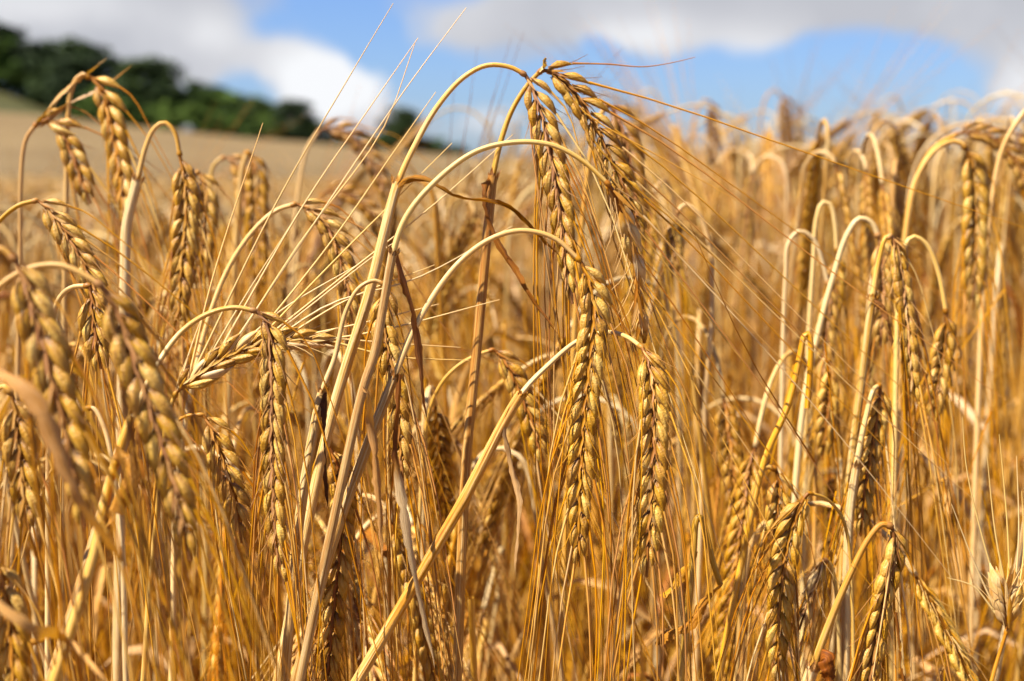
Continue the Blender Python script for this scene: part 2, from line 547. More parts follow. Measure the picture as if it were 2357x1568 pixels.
def simple_material(name):
    m = bpy.data.materials.new(name)
    m.use_nodes = True
    t = NT(m.node_tree)
    out = t.n('ShaderNodeOutputMaterial')
    bs = t.n('ShaderNodeBsdfPrincipled')
    bs.inputs['Roughness'].default_value = 0.8
    bs.inputs['Specular IOR Level'].default_value = 0.2
    t.l(bs.outputs[0], out.inputs[0])
    geo = t.n('ShaderNodeNewGeometry')
    return m, t, bs, geo.outputs['Position']


def polar_sheet(name, radii, azs, zf, mat):
    Rr, Aa = np.meshgrid(radii, np.radians(azs), indexing='ij')
    X, Y = Rr * np.sin(Aa), Rr * np.cos(Aa)
    P = np.stack([X, Y, zf(X, Y)], -1)
    m = MB(); m.grid(P, False, 0.5, None, 0)
    v, f = m.arrays()[:2]
    me = bpy.data.meshes.new(name)
    me.from_pydata(v.tolist(), [], f[:, ::-1].tolist())
    me.materials.append(mat)
    me.polygons.foreach_set('use_smooth', np.ones(len(f), bool))
    o = bpy.data.objects.new(name, me)
    COL.objects.link(o)
    return o


def build_land():
    m, t, bs, pos = simple_material('soil and hill grass')
    ln = t.n('ShaderNodeVectorMath', operation='LENGTH'); t.l(pos, ln.inputs[0])
    far = t.ramp(t.math('MULTIPLY', ln.outputs['Value'], 1 / 1000.0), [(0.253, (0, 0, 0)), (0.256, (1, 1, 1))])
    soil = t.ramp(t.noise(pos, 14.0, 6.0, 0.65), [(0.3, (0.10, 0.06, 0.028)), (0.6, (0.26, 0.17, 0.075)), (0.8, (0.42, 0.30, 0.13))])
    grass = t.ramp(t.noise(pos, 0.12, 5.0, 0.6), [(0.3, (0.028, 0.030, 0.006)), (0.55, (0.048, 0.044, 0.009)), (0.8, (0.078, 0.064, 0.015))])
    t.l(t.mix(far, soil, grass), bs.inputs['Base Color'])
    g = polar_sheet('ground', np.concatenate([[0.02], np.geomspace(0.4, 6000, 90)]), np.linspace(-180, 180, 181), ground_z, m)
    tag(g, kind='structure')
    m, t, bs, pos = simple_material('far barley')
    c1 = t.noise(pos, 0.05, 5.0, 0.6)
    c2 = t.noise(pos, 3.0, 6.0, 0.7)
    base = t.ramp(t.math('ADD', t.math('MULTIPLY', c1, 0.6), t.math('MULTIPLY', c2, 0.4)), [(0.3, (0.10, 0.060, 0.021)), (0.5, (0.15, 0.098, 0.038)), (0.7, (0.205, 0.142, 0.062))])
    t.l(base, bs.inputs['Base Color'])
    bp = t.n('ShaderNodeBump'); bp.inputs['Strength'].default_value = 0.8; bp.inputs['Distance'].default_value = 0.12
    t.l(t.noise(pos, 8.0, 6.0, 0.75), bp.inputs['Height']); t.l(bp.outputs[0], bs.inputs['Normal'])
    rs = np.random.RandomState(3)
    c = polar_sheet('distant_barley', np.geomspace(8.5, 252, 150), np.linspace(-62, 62, 249),
                    lambda X, Y: ground_z(X, Y) + np.interp(np.hypot(X, Y), [8.5, 11, 60, 252], [0.60, 0.69, 0.72, 0.72]) + rs.normal(0, 0.022, X.shape), m)
    tag(c, 'pale tan ripe barley covering the far slope up to the trees', 'barley field', kind='stuff')


build_land()


# ------------------------------------------------------------------ trees on the hill
def foliage_material(name='leaves', k=1.0):
    m, t, bs, pos = simple_material(name)
    info = t.n('ShaderNodeObjectInfo')
    tc = t.n('ShaderNodeTexCoord')
    c = t.noise(tc.outputs['Object'], 0.6, 3.0, 0.6, w=t.math('MULTIPLY', info.outputs['Random'], 20.0))
    fac = t.math('ADD', c, t.math('MULTIPLY', t.math('SUBTRACT', info.outputs['Random'], 0.5), 0.35))
    t.l(t.ramp(fac, [(0.25, (0.008 * k, 0.015 * k, 0.004)), (0.5, (0.020 * k, 0.036 * k, 0.008)), (0.75, (0.055 * k, 0.082 * k, 0.014 * k))]), bs.inputs['Base Color'])
    b, tb, bb, pos = simple_material('bark')
    tb.l(tb.ramp(tb.noise(pos, 3.0, 4.0), [(0.3, (0.05, 0.035, 0.025)), (0.7, (0.16, 0.12, 0.09))]), bb.inputs['Base Color'])
    return m, b


def build_trees():
    lm, bm = foliage_material()
    light, _ = foliage_material('lighter leaves', 2.3)
    MATS.extend([lm, bm, light])
    protos = []
    for v in range(5):
        rs = np.random.RandomState(40 + v)
        w = [1.0, 0.85, 1.25, 1.05, 1.5][v]
        tr, cr = MB(), MB()
        C = curve([(0, 0, -0.6), (0.1, 0.05, 1.5), (rs.normal(0, .2), rs.normal(0, .2), 4.0), (rs.normal(0, .3), 0, 7.6)], 10)
        tube(tr, C, np.linspace(0.42, 0.07, 10), 8, 0.5, 7)
        lobes = []
        for k in range(42):
            a = rs.rand() * 2 * PI
            z = rs.uniform(0.6, 8.8)
            rad = 3.4 * w * math.sqrt(max(0.05, 1 - ((z - 4.6) / 4.9) ** 2)) * rs.uniform(0.4, 1.0)
            c = np.array([rad * math.cos(a), rad * math.sin(a), z])
            lobes.append((c, rs.uniform(0.8, 1.9)))
            if k < 8:
                s = C[int(rs.uniform(3, 8))]
                tube(tr, curve([s, (s + c) / 2 + (0, 0, -0.2), c], 5), np.linspace(0.12, 0.03, 5), 5, 0.5, 7)
        P = []
        for c, q in lobes:
            for j in range(150):
                d = unit(rs.normal(0, 1, 3))
                p = c + d * q * rs.uniform(0.45, 1.08) * np.array([1, 1, 0.8])
                x = unit(rs.normal(0, 1, 3)); y = unit(np.cross(x, d + rs.normal(0, .5, 3)))
                s = rs.uniform(0.13, 0.30)
                P.append([[p - x * s - y * s * .6, p + x * s - y * s * .5], [p - x * s * .8 + y * s * .6, p + x * s * .7 + y * s * .7]])
        P = np.array(P)
        n = len(P)
        cr.v.append(P.reshape(-1, 3)); cr.k = 4 * n
        cr.f.append(np.arange(4 * n).reshape(n, 4)[:, [0, 1, 3, 2]])
        cr.tone.append(np.zeros(4 * n)); cr.sc.append(np.zeros((4 * n, 3))); cr.mi.append(np.full(n, 8 if v in (2, 4) else 6))
        protos.append((tr.mesh('trunk'), cr.mesh('crown')))
    # x of the trunk, y of the top (tracing grid), distance, breadth factor, kind, label
    T = [(-70, 20, 335, 1.1, 0, 'tall dark tree cut by the left picture edge on the hill crest'),
         (8, 58, 335, 1.0, 1, 'tallest dark tree at the hilltop, just inside the left edge'),
         (62, 100, 332, 1.0, 2, 'broad dark tree right of the tallest one above the green grass strip'),
         (118, 112, 330, 0.9, 0, 'dark tree in the dip between the two left humps of the treeline'),
         (180, 98, 320, 1.0, 1, 'dark tree with a pointed top directly behind the tall orange ear'),
         (232, 140, 300, 1.0, 3, 'dark tree behind the upper awns of the orange ear'),
         (285, 185, 285, 0.9, 2, 'lower dark tree between orange ear and rounded black-green tree'),
         (345, 150, 270, 0.95, 0, 'rounded black-green tree standing proud in the middle of the treeline'),
         (395, 205, 268, 0.9, 3, 'dark tree right beside the rounded black-green tree'),
         (445, 215, 276, 1.0, 4, 'mid-green broad tree above the pale bale'),
         (492, 195, 280, 1.0, 2, 'mid-green tree with the highest top right of the rounded black-green tree'),
         (545, 222, 276, 1.0, 4, 'brighter green broad tree left of the white cloud foot'),
         (592, 235, 272, 1.0, 3, 'green tree under the left foot of the white cloud'),
         (640, 250, 268, 0.9, 2, 'green tree sloping down under the white cloud'),
         (690, 240, 262, 0.95, 0, 'dark rounded tree closing the right end of the main treeline'),
         (728, 285, 262, 0.8, 3, 'small dark tree at the foot of the last rounded tree'),
         (925, 252, 266, 0.8, 1, 'lone dark round tree standing apart on the ridge'),
         (520, 262, 262, 1.1, 4, 'low dark bush along the field edge right of the pale bale'),
         (610, 282, 260, 1.1, 4, 'low dark bush along the field edge under the green trees'),
         (250, 225, 262, 1.2, 4, 'low black bush below the orange ear at the field edge'),
         (330, 235, 262, 1.2, 2, 'low black bush at the foot of the rounded tree'),
         (420, 240, 262, 1.2, 4, 'low black bush directly behind the pale bale'),
         (870, 312, 268, 1.3, 4, 'low hedge tree just left of the lone round tree'),
         (968, 318, 270, 1.3, 4, 'low hedge tree just right of the lone round tree'),
         (1025, 333, 274, 1.3, 4, 'lowest hedge tree where the ridge ends at the arched straw'),
         (790, 318, 268, 1.2, 4, 'low hedge bush in the gap before the lone tree')]
    for i, (px, py, dist, br, k, lab) in enumerate(T):
        u = (px - 1178.5) * K / (math.cos(PITCH))
        x, y = dist * math.sin(math.atan(u)), dist * math.cos(math.atan(u))
        z0 = float(ground_z(np.array(x), np.array(y)))
        top = at(px, py, 1.0) - np.array([0, 0, CAM_Z])
        zt = CAM_Z + top[2] / math.hypot(top[0], top[1]) * dist
        h = max(1.5, (zt - z0) * 1.1)
        s = h / 9.6
        o = empty('hill_tree', (x, y, z0))
        sx = s * br * (1.5 if h > 5 else 2.4)
        o.scale = (sx, sx, s)
        o.rotation_euler.z = i * 2.1
        tag(o, lab, 'tree', 'trees along the ridge')
        for nm, me in zip(('trunk', 'crown'), protos[k]):
            c = bpy.data.objects.new(nm, me); COL.objects.link(c); c.parent = o
    # pale wrapped bale at the field edge
    m, t, bs, pos = simple_material('pale bale wrap')
    t.l(t.ramp(t.noise(pos, 2.0, 3.0), [(0.3, (0.13, 0.145, 0.15)), (0.7, (0.22, 0.235, 0.24))]), bs.inputs['Base Color'])
    MATS.append(m)
    u = (441 - 1178.5) * K
    d = 254
    x, y = d * math.sin(math.atan(u)), d * math.cos(math.atan(u))
    z0 = float(ground_z(np.array(x), np.array(y)))
    b = MB()
    prof = [(0.0, -0.62), (0.35, -0.64), (0.68, -0.60), (0.78, -0.50), (0.80, 0.0), (0.78, 0.5), (0.68, 0.60), (0.35, 0.64), (0.0, 0.62)]
    a = np.linspace(0, 2 * PI, 28, endpoint=False)
    P = np.array([[(r_ * math.cos(q) * 1.0, h_, 0.8 + r_ * math.sin(q)) for q in a] for r_, h_ in prof]) * 1.15
    P = P + np.random.RandomState(5).normal(0, 0.01, P.shape)
    b.grid(P, True, 0.5, None, 9)
    o = b.build('wrapped_bale'); o.location = (x, y, z0)
    tag(o, 'small pale grey bale at the foot of the dark trees', 'bale')


build_trees()


# ------------------------------------------------------------------ barley plants traced one by one
def to_ground(C, rs):
    """Carry a stem that starts in mid-air on down to the soil."""
    p, d = C[0], unit(C[0] - C[min(4, len(C) - 1)])
    if d[2] > -0.2:
        d = unit(d + np.array([0, 0, -1.2]))
    h = p[2]
    a = p + d * min(0.12, 0.5 * h)
    k = min(0.35, np.hypot(d[0], d[1]) / max(0.2, -d[2]) * 0.5)
    hd = unit(np.array([d[0], d[1], 0])) * k * a[2]
    g = np.array([a[0] + hd[0], a[1] + hd[1], -0.01])
    b = (a + g) / 2 + hd * 0.1
    return curve([g, b, a, p], 16)[:-1]


def path(pts, d):
    return [at(q[0], q[1], q[2] if len(q) > 2 else d) for q in pts]


HERO_PX = []


def plant(label, d, stem, ear=None, col=None, hi=True, size=1.0, face=None, twist=0.4, awn=(0.10, 0.13), fan=0.10, droop=0.25, leaves=(), seed=1, rst=0.00105, tone=0.55,
          skip=0.0, awns=None, turn=0.6, pull=None, etone=0.0, spread=0.30, group='barley plants in the near row', thick=0.0016, awn_keep=1.0, pale=0.48, tight=1.0, wide=1.0, pitch=0.0029, bleach=0.0, first_awn=None):
    rs = np.random.RandomState(seed)
    W = path(stem, d)
    Cv = curve(W, 40 + 6 * len(W))
    base = to_ground(Cv, rs)
    C = np.vstack([base, Cv])
    rst, thick = rst * 0.80, thick * 0.94
    root = empty('barley_plant', tuple(C[0]))
    px = to_px(np.mean(path(ear, d), axis=0) if ear else Cv[len(Cv) // 2])
    HERO_PX.append((label, px))
    tag(root, label, 'barley plant', group)
    n = len(C)
    m = MB()
    ci = None
    if col is not None:
        cp = at(*(stem[col][:2]), stem[col][2] if len(stem[col]) > 2 else d)
        ci = int(np.argmin(np.linalg.norm(C - cp, axis=1)))
    s0 = 0 if ci is None else max(0, ci - 3)
    rr = np.linspace(rst * 1.15, rst * 0.82, n - s0)
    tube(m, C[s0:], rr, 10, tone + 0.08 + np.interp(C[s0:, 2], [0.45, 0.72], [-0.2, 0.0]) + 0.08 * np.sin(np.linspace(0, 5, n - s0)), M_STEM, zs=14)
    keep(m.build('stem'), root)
    if ci is not None:
        m = MB()
        S = C[:ci + 1]
        k = len(S)
        q = np.interp(np.linspace(0, 1, k), [0, 0.8, 0.985, 1.0], [1.0, 1.0, 0.93, 1.05])
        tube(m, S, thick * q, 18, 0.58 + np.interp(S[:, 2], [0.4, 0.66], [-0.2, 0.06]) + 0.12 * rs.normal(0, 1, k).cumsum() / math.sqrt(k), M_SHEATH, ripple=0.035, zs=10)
        T = unit(S[-1] - S[-3])                                  # ragged collar
        a0 = unit(np.cross(T, (0.2, 1, 0.1))); b0 = np.cross(T, a0)
        for j in range(9):
            th = j / 9 * 2 * PI
            o = a0 * math.cos(th) + b0 * math.sin(th)
            husk_blade(m, S[-1] + o * thick * 0.95 - T * 0.0012, T + o * rs.uniform(0.0, 0.5), np.cross(T, o), rs.uniform(0.0015, 0.0042), 0.0007, rs.uniform(0.05, 0.5), rs, M_SHEATH, 4)
        keep(m.build('leaf_sheath'), root)
    for lf in leaves:
        L = curve(path(lf['p'], lf.get('d', d)), 36)
        L = L + np.cumsum(rs.normal(0, 0.00010, L.shape), axis=0)
        m = MB()
        leaf(m, L, lf.get('w', 0.0022), lf.get('tone', 0.5), rs, lf.get('twist', 2.5), lf.get('fold', 0.8))
        keep(m.build('leaf'), root)
    if ear:
        E = curve([C[-3], C[-1]] + path(ear, d)[1:], 90)
        E = E[int(np.argmin(np.linalg.norm(E - C[-1], axis=1))):]
        fc = face or (0, -1, 0.15)
        A, lay = ear_layout(E, fc, size, rs, twist, pitch, spread=spread, turn=turn, skip=skip)
        m = MB()
        rachis(m, A, lay, size, rs, True, pale, tight, wide)
        e0 = C[-1]                                               # collar of the ear
        T = unit(C[-1] - C[-3])
        tube(m, np.array([e0 - T * 0.0016, e0 - T * 0.0008, e0, e0 + T * 0.0006]), np.array([rst * 0.84, rst * 1.12, rst * 1.05, rst * 0.5]), 9, 0.5, M_HUSK)
        if hi:
            eo = m.build('ear'); keep(eo, root)
            for i, g in enumerate(lay):
                if not g['gone']:
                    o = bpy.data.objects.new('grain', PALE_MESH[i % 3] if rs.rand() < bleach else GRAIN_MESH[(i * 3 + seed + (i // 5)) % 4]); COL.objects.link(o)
                    o.parent = eo
                    o.matrix_parent_inverse = Matrix.Identity(4)
                    o.matrix_local = Matrix(g['M'].tolist())
                else:
                    g['nogap'] = True
                if awns is None and rs.rand() < awn_keep and not g['gone']:
                    mm = MB()
                    Cw = awn_curve(g, rs.uniform(*awn), rs, fan, droop, 9, pull)
                    if i == 0 and first_awn:
                        Cw = curve([g['tip'] - g['d'] * 0.0006] + path(first_awn, d), 16)
                    awn_mesh(mm, Cw, rs.uniform(0.00023, 0.00032), 5, 0.58 + rs.normal(0, 0.12))
                    mm.build('awn', eo)
            for aw in awns or ():
                mm = MB()
                awn_mesh(mm, curve(path(aw, d), 14), 0.00036, 5, 1.15 + rs.normal(0, 0.06))
                mm.build('awn', eo)
        else:
            for g in lay:
                if not g['gone']:
                    m.add(GRAIN_MID, g['M'], rs.normal(0.02 + etone, 0.08))
            eo = m.build('ear'); keep(eo, root)
            mm = MB()
            for g in lay:
                if rs.rand() < awn_keep:
                    awn_mesh(mm, awn_curve(g, rs.uniform(*awn), rs, fan, droop, 7, pull), rs.uniform(0.00021, 0.00030), 3, 0.55 + rs.normal(0, 0.12))
            for aw in awns or ():
                awn_mesh(mm, curve(path(aw, d), 10), 0.00034, 3, 0.6)
            mm.build('beard', eo)
    return root


CENTRE = 'barley plants in focus at the centre'
# ---- the sharp group in the middle
plant('golden ear hanging at the centre from the lowest of three stacked arches', 0.405,
      [(680, 1568, .40), (771, 1234, .40), (910, 862, .402), (960, 745, .404), (1050, 612, .405), (1130, 550, .405), (1200, 531, .405), (1275, 548, .405), (1335, 600, .405)],
      [(1335, 600), (1362, 680), (1362, 770), (1345, 950), (1334, 1150), (1332, 1305)], col=2, seed=11, group=CENTRE, twist=0.25, tone=0.7, fan=0.07, awn=(0.10, 0.15), spread=0.32, turn=0.75, awn_keep=0.8,
      leaves=[dict(p=[(925, 862, .40), (922, 950, .40), (915, 1060, .399), (930, 1180, .397), (955, 1330, .396), (985, 1450, .396), (1002, 1540, .397)], w=0.0016, twist=1.6, tone=lambda t: 0.05 + 0.95 * np.clip((t - 0.28) * 9, 0, 0.8), fold=0.5)])
plant('golden ear hanging right of the centre ear from a short arch passing behind it', 0.41,
      [(822, 1568, .40), (930, 1385, .402), (1062, 1160, .405), (1198, 910, .409), (1260, 843, .412), (1330, 785, .416), (1385, 766, .415), (1440, 774, .405), (1478, 800, .399)],
      [(1478, 800, .399), (1500, 880, .396), (1505, 1000, .395), (1500, 1150, .395), (1488, 1328, .396)], col=3, seed=12, group=CENTRE, twist=0.3, tone=0.72, rst=0.0009, fan=0.06, awn=(0.10, 0.15), spread=0.32, turn=0.7, thick=0.0017,
      leaves=[dict(p=[(1190, 915, .408), (1168, 985, .407), (1180, 1060, .406), (1196, 1180, .405), (1192, 1325, .405)], w=0.0011, twist=3, tone=0.6)])
plant('shaded ear hanging from the highest arch against the sky', 0.425,
      [(640, 1568, .415), (707, 1210, .417), (767, 945, .42), (848, 681, .42), (915, 425, .423), (955, 335, .424), (1005, 248, .425), (1065, 180, .425), (1120, 151, .425), (1175, 155, .425), (1208, 172, .425)],
      [(1208, 172), (1235, 230), (1265, 340), (1290, 470), (1305, 590), (1318, 700)], col=4, seed=13, group=CENTRE, twist=0.9, tone=0.66, fan=0.10, awn=(0.10, 0.16), thick=0.0017, etone=-0.1, face=(-0.3, -1, 0),
      leaves=[dict(p=[(912, 428, .422), (935, 408, .419), (985, 416, .417), (1050, 450, .415), (1130, 464, .414), (1195, 482, .416), (1240, 525, .42), (1300, 590, .423)], w=0.0010, twist=7.5, tone=0.42, fold=1.4)])
plant('brown ear fanning right from a sharply bent tip at the top of the group', 0.44,
      [(1052, 1568, .432), (1072, 1080, .433), (1098, 800, .435), (1130, 450, .437), (1135, 405, .437), (1150, 335, .438), (1178, 255, .439), (1215, 195, .44), (1246, 162, .44)],
      [(1246, 162), (1282, 175), (1330, 225), (1375, 300), (1412, 380), (1445, 455), (1475, 540)], col=4, seed=14, group=CENTRE, twist=0.3, tone=0.6, fan=0.14, droop=0.05, awn=(0.11, 0.16), face=(0.1, -1, 0.3), spread=0.42, turn=0.4, etone=-0.12, pull=(0.25, 0, 0.1), first_awn=[(1400, 148), (1480, 154), (1545, 145), (1600, 132)],
      leaves=[dict(p=[(1132, 408, .437), (1118, 440, .432), (1125, 500, .43), (1155, 565, .428), (1190, 632, .426), (1235, 700, .424), (1290, 760, .42)], w=0.0013, twist=4, tone=0.38, fold=1.0), dict(p=[(1240, 172, .44), (1250, 150, .439), (1258, 130, .438)], w=0.0009, twist=0.5, tone=0.85)])
plant('thin damaged ear with flat empty husks under the middle arch', 0.40,
      [(690, 1568, .395), (760, 1234, .396), (837, 892, .398), (862, 815, .399), (885, 690, .40), (906, 578, .40), (935, 500, .40), (995, 425, .40), (1090, 352, .40), (1180, 328, .40), (1270, 334, .40), (1340, 370, .40), (1402, 426, .40)],
      [(1402, 426), (1432, 490, .403), (1455, 570, .407), (1472, 690, .413), (1482, 790, .42)], col=5, seed=15, group=CENTRE, bleach=0.75, twist=1.4, tone=0.7, rst=0.0010, fan=0.03, awn=(0.10, 0.15), skip=0.45, spread=0.13, turn=1.0, pale=0.8, thick=0.0014, wide=1.7, awn_keep=0.35,
      leaves=[dict(p=[(915, 580, .401), (935, 640, .402), (958, 720, .403), (968, 800, .404), (985, 960, .405)], w=0.0015, twist=1.0, tone=0.32, fold=0.7),
              dict(p=[(836, 890, .396), (852, 905, .394), (853, 980, .395), (868, 1110, .395), (875, 1300, .396)], w=0.0013, twist=2, tone=0.55)])
plant('greyish ear crossed by two slanting stems left of centre', 0.415,
      [(655, 1568, .41), (690, 1192, .41), (742, 902, .412), (770, 825, .414), (797, 715, .415), (828, 662, .415), (862, 646, .415), (885, 655, .415)],
      [(885, 655), (882, 720), (893, 800), (912, 900), (922, 1010), (928, 1125)], col=2, seed=16, group=CENTRE, twist=0.5, tone=0.66, fan=0.05, awn=(0.09, 0.14), rst=0.0009, spread=0.24,
      leaves=[dict(p=[(752, 905, .409), (752, 960, .408), (750, 1060, .408), (756, 1180, .409)], w=0.0015, twist=0.4, tone=0.06, fold=0.5)])
plant('grey-green ear hanging straight below a broad low arch on the left', 0.40,
      [(120, 1568, .365), (215, 1260, .372), (290, 1000, .385), (365, 835, .396), (420, 762, .40), (480, 722, .40), (540, 708, .40), (588, 716, .40)],
      [(588, 716), (612, 740), (624, 800), (628, 950), (632, 1100), (640, 1250), (655, 1345)], col=2, seed=17, group=CENTRE, twist=0.3, tone=0.68, fan=0.06, awn=(0.09, 0.14), spread=0.24, turn=0.5, thick=0.0019, face=(-0.35, -1, 0))
H10_AWNS = [[(430, 890), (490, 640), (605, 283)], [(440, 870), (640, 460), (820, 150), (905, 8)], [(482, 850), (700, 470), (860, 235), (962, 88)], [(505, 850), (690, 560), (880, 300), (955, 100)],
            [(505, 840), (740, 490), (930, 210), (1073, 18)], [(545, 830), (760, 560), (920, 330), (1003, 212)], [(565, 815), (760, 610), (950, 420), (1040, 330)], [(585, 800), (760, 660), (1000, 470), (1180, 310)],
            [(600, 795), (720, 700), (860, 590), (905, 560)], [(620, 790), (760, 700), (960, 640), (1180, 520)], [(650, 780), (800, 690), (1000, 610)], [(460, 860), (560, 690), (720, 440)],
            [(690, 775), (850, 740), (1010, 700)], [(720, 775), (900, 790), (1060, 800)], [(760, 785), (900, 820), (1080, 830)], [(410, 900), (440, 800), (480, 690)], [(530, 820), (640, 720), (840, 600)], [(700, 790), (880, 760), (1150, 690)]]
plant('ear lying on its side with long pale awns reaching up into the sky', 0.425,
      [(330, 1568, .43), (350, 1300, .43), (372, 1080, .428), (385, 960, .426), (405, 905, .425)],
      [(405, 905), (450, 872), (520, 825), (600, 793), (690, 782), (785, 792)], seed=18, group=CENTRE, bleach=0.4, twist=0.4, tone=0.66, awns=H10_AWNS, spread=0.30, turn=0.6, face=(0.1, -1, 0.5), etone=0.1, pale=0.75)
plant('half-blurred ear drooping behind the spray of pale awns', 0.47,
      [(395, 1568, .47), (410, 1100, .47), (455, 830, .47), (490, 705, .47), (530, 610, .47), (580, 535, .47), (635, 485, .47), (680, 470, .47)],
      [(680, 470), (735, 500), (775, 570), (800, 660), (812, 745)], seed=19, group=CENTRE, twist=0.3, tone=0.7, fan=0.12, rst=0.0012, size=1.0, awn=(0.10, 0.14))
plant('brown ear with spread base grains low on the left of the grey-green ear', 0.425,
      [(330, 1568, .44), (355, 1150, .435), (385, 1000, .43), (410, 968, .427), (440, 955, .425), (466, 955, .425)],
      [(466, 955), (490, 1000), (520, 1080), (545, 1170), (556, 1250)], seed=20, group=CENTRE, twist=0.5, fan=0.12, spread=0.36, turn=0.5, rst=0.0008, awn=(0.09, 0.13))
plant('deep golden ear low in the picture behind two slanting stems', 0.425,
      [(700, 1568, .44), (705, 1250, .438), (715, 1110, .434), (735, 1050, .43), (757, 1030, .425)],
      [(757, 1030), (785, 1110), (785, 1230), (772, 1380), (752, 1580), (742, 1650)], seed=21, group=CENTRE, twist=0.3, fan=0.07, spread=0.28, turn=0.7, rst=0.0009)
plant('small ear behind the slanting lower stem, between two leaning straws', 0.47,
      [(955, 1568, .48), (968, 1150, .478), (985, 960, .475), (1015, 885, .472), (1060, 838, .47), (1112, 812, .47), (1135, 805, .47)],
      [(1135, 805), (1165, 840), (1200, 910), (1228, 985), (1252, 1065)], seed=22, twist=0.3, fan=0.10, rst=0.0009, spread=0.28, group=CENTRE)
RIGHT_G = 'barley plants in focus at the lower right'
plant('ear curving left from a thin arch with one pale spike sticking out, lower right', 0.425,
      [(1965, 1568, .435), (1962, 1400, .434), (1952, 1240, .432), (1935, 1185, .43), (1900, 1147, .427), (1862, 1135, .425)],
      [(1862, 1135), (1832, 1185), (1808, 1280), (1795, 1400), (1790, 1500), (1795, 1570)], seed=23, group=RIGHT_G, twist=0.4, fan=0.10, spread=0.31, turn=0.6, rst=0.0007, face=(-0.2, -1, 0))
plant('ear on a bright slanting straw with a torn brown collar, lower right', 0.415,
      [(1842, 1620, .415), (1872, 1535, .415), (1905, 1445, .415), (1958, 1320, .415), (2003, 1235, .415), (2030, 1207, .415), (2052, 1212, .415)],
      [(2052, 1212), (2058, 1260), (2040, 1340), (2022, 1430), (2005, 1530), (1990, 1640)], col=1, seed=24, group=RIGHT_G, twist=0.5, fan=0.08, spread=0.22, turn=0.4, rst=0.0013, tone=0.45, thick=0.0020, face=(0.4, -1, 0),
      leaves=[dict(p=[(1885, 1530, .413), (1900, 1515, .411), (1912, 1540, .41), (1915, 1620, .41)], w=0.0024, twist=1.5, tone=0.27)])
plant('small bleached ear on a short hooked straw between two bigger ears, lower right', 0.45,
      [(1935, 1600, .455), (1930, 1450, .453), (1922, 1340, .452), (1912, 1300, .451), (1898, 1288, .45)],
      [(1898, 1288), (1880, 1330), (1858, 1390), (1840, 1450)], seed=25, group=RIGHT_G, bleach=0.85, twist=0.9, fan=0.05, spread=0.16, rst=0.0009, tone=0.75, pale=0.8, skip=0.2, size=0.9)
plant('bleached stubby ear standing upright with long awns at the right edge', 0.42,
      [(2275, 1600, .42), (2290, 1540, .42), (2318, 1450, .42)],
      [(2318, 1450), (2316, 1400), (2308, 1335)], seed=26, group=RIGHT_G, bleach=1.0, twist=0.3, fan=0.25, spread=0.36, rst=0.0008, tone=0.5, pale=0.9, size=1.05, turn=0.9, pitch=0.0012, wide=1.6, droop=0.0,
      awns=[[(2290, 1400), (2240, 1290), (2190, 1160)], [(2300, 1370), (2262, 1240), (2225, 1080), (2215, 960)], [(2316, 1360), (2290, 1220), (2272, 1050)], [(2325, 1350), (2318, 1200), (2300, 1000)], [(2335, 1370), (2345, 1230), (2340, 1050)], [(2335, 1400), (2356, 1280), (2352, 1130)], [(2290, 1410), (2240, 1350), (2180, 1330)]])
plant('bare notched stalk stripped of its grains at the bottom right', 0.408,
      [(2090, 1640, .408), (2080, 1568, .408)], [(2080, 1568), (2072, 1490), (2062, 1410)], seed=27, group=RIGHT_G, tight=0.3, skip=1.1, twist=0.2, pale=1.0, awn_keep=0.0, rst=0.0006, tone=0.9)
plant('thin shadowed ear hidden beside its own pale kinked straw, right of centre', 0.47,
      [(1925, 1568, .47), (1950, 1160, .47), (1985, 860, .47), (2008, 690, .47), (2024, 595, .47), (2040, 545, .47), (2050, 542, .47)],
      [(2050, 542), (2068, 610), (2085, 720), (2098, 830), (2112, 930)], col=3, seed=28, group='barley plants behind on the right', twist=1.2, rst=0.0011, tone=0.7, spread=0.14, fan=0.06, thick=0.0014,
      leaves=[dict(p=[(2012, 690, .468), (2030, 700, .466), (2045, 750, .466), (2048, 800, .466)], w=0.0016, twist=1, tone=0.2)])
plant('ear behind a pale straw that runs down its left side, right half', 0.46,
      [(1945, 1568, .455), (1955, 1200, .455), (1972, 1070, .455), (1992, 965, .456), (2012, 895, .458), (2025, 888, .46)],
      [(2025, 888), (2018, 960), (2000, 1060), (1988, 1150), (1980, 1235)], seed=29, group='barley plants behind on the right', rst=0.0011, tone=0.8, spread=0.26, col=2, thick=0.0015)
plant('ear hanging at the end of a long pale arch near the right side', 0.50,
      [(2050, 1568, .50), (2062, 900, .50), (2068, 680, .50), (2078, 580, .50), (2100, 545, .50), (2130, 560, .50), (2158, 620, .50), (2178, 720, .50)],
      [(2178, 720), (2172, 790), (2158, 880), (2148, 970)], seed=30, group='barley plants behind on the right', rst=0.0012, tone=0.7, hi=True)
plant('bent straw with its dry leaf folded over at the lower middle right', 0.43,
      [(1560, 1620, .43), (1582, 1420, .43), (1596, 1270, .43), (1604, 1195, .43), (1612, 1190, .43), (1622, 1215, .43), (1640, 1290, .43), (1658, 1345, .43)], None, seed=31, group=RIGHT_G, rst=0.0014, tone=0.55,
      leaves=[dict(p=[(1508, 1480, .42), (1540, 1455, .418), (1575, 1438, .418), (1625, 1385, .42), (1668, 1340, .43)], w=0.0020, twist=2.5, tone=0.62), dict(p=[(1515, 1370, .43), (1560, 1330, .43), (1600, 1270, .43)], w=0.0018, twist=2, tone=0.5)])
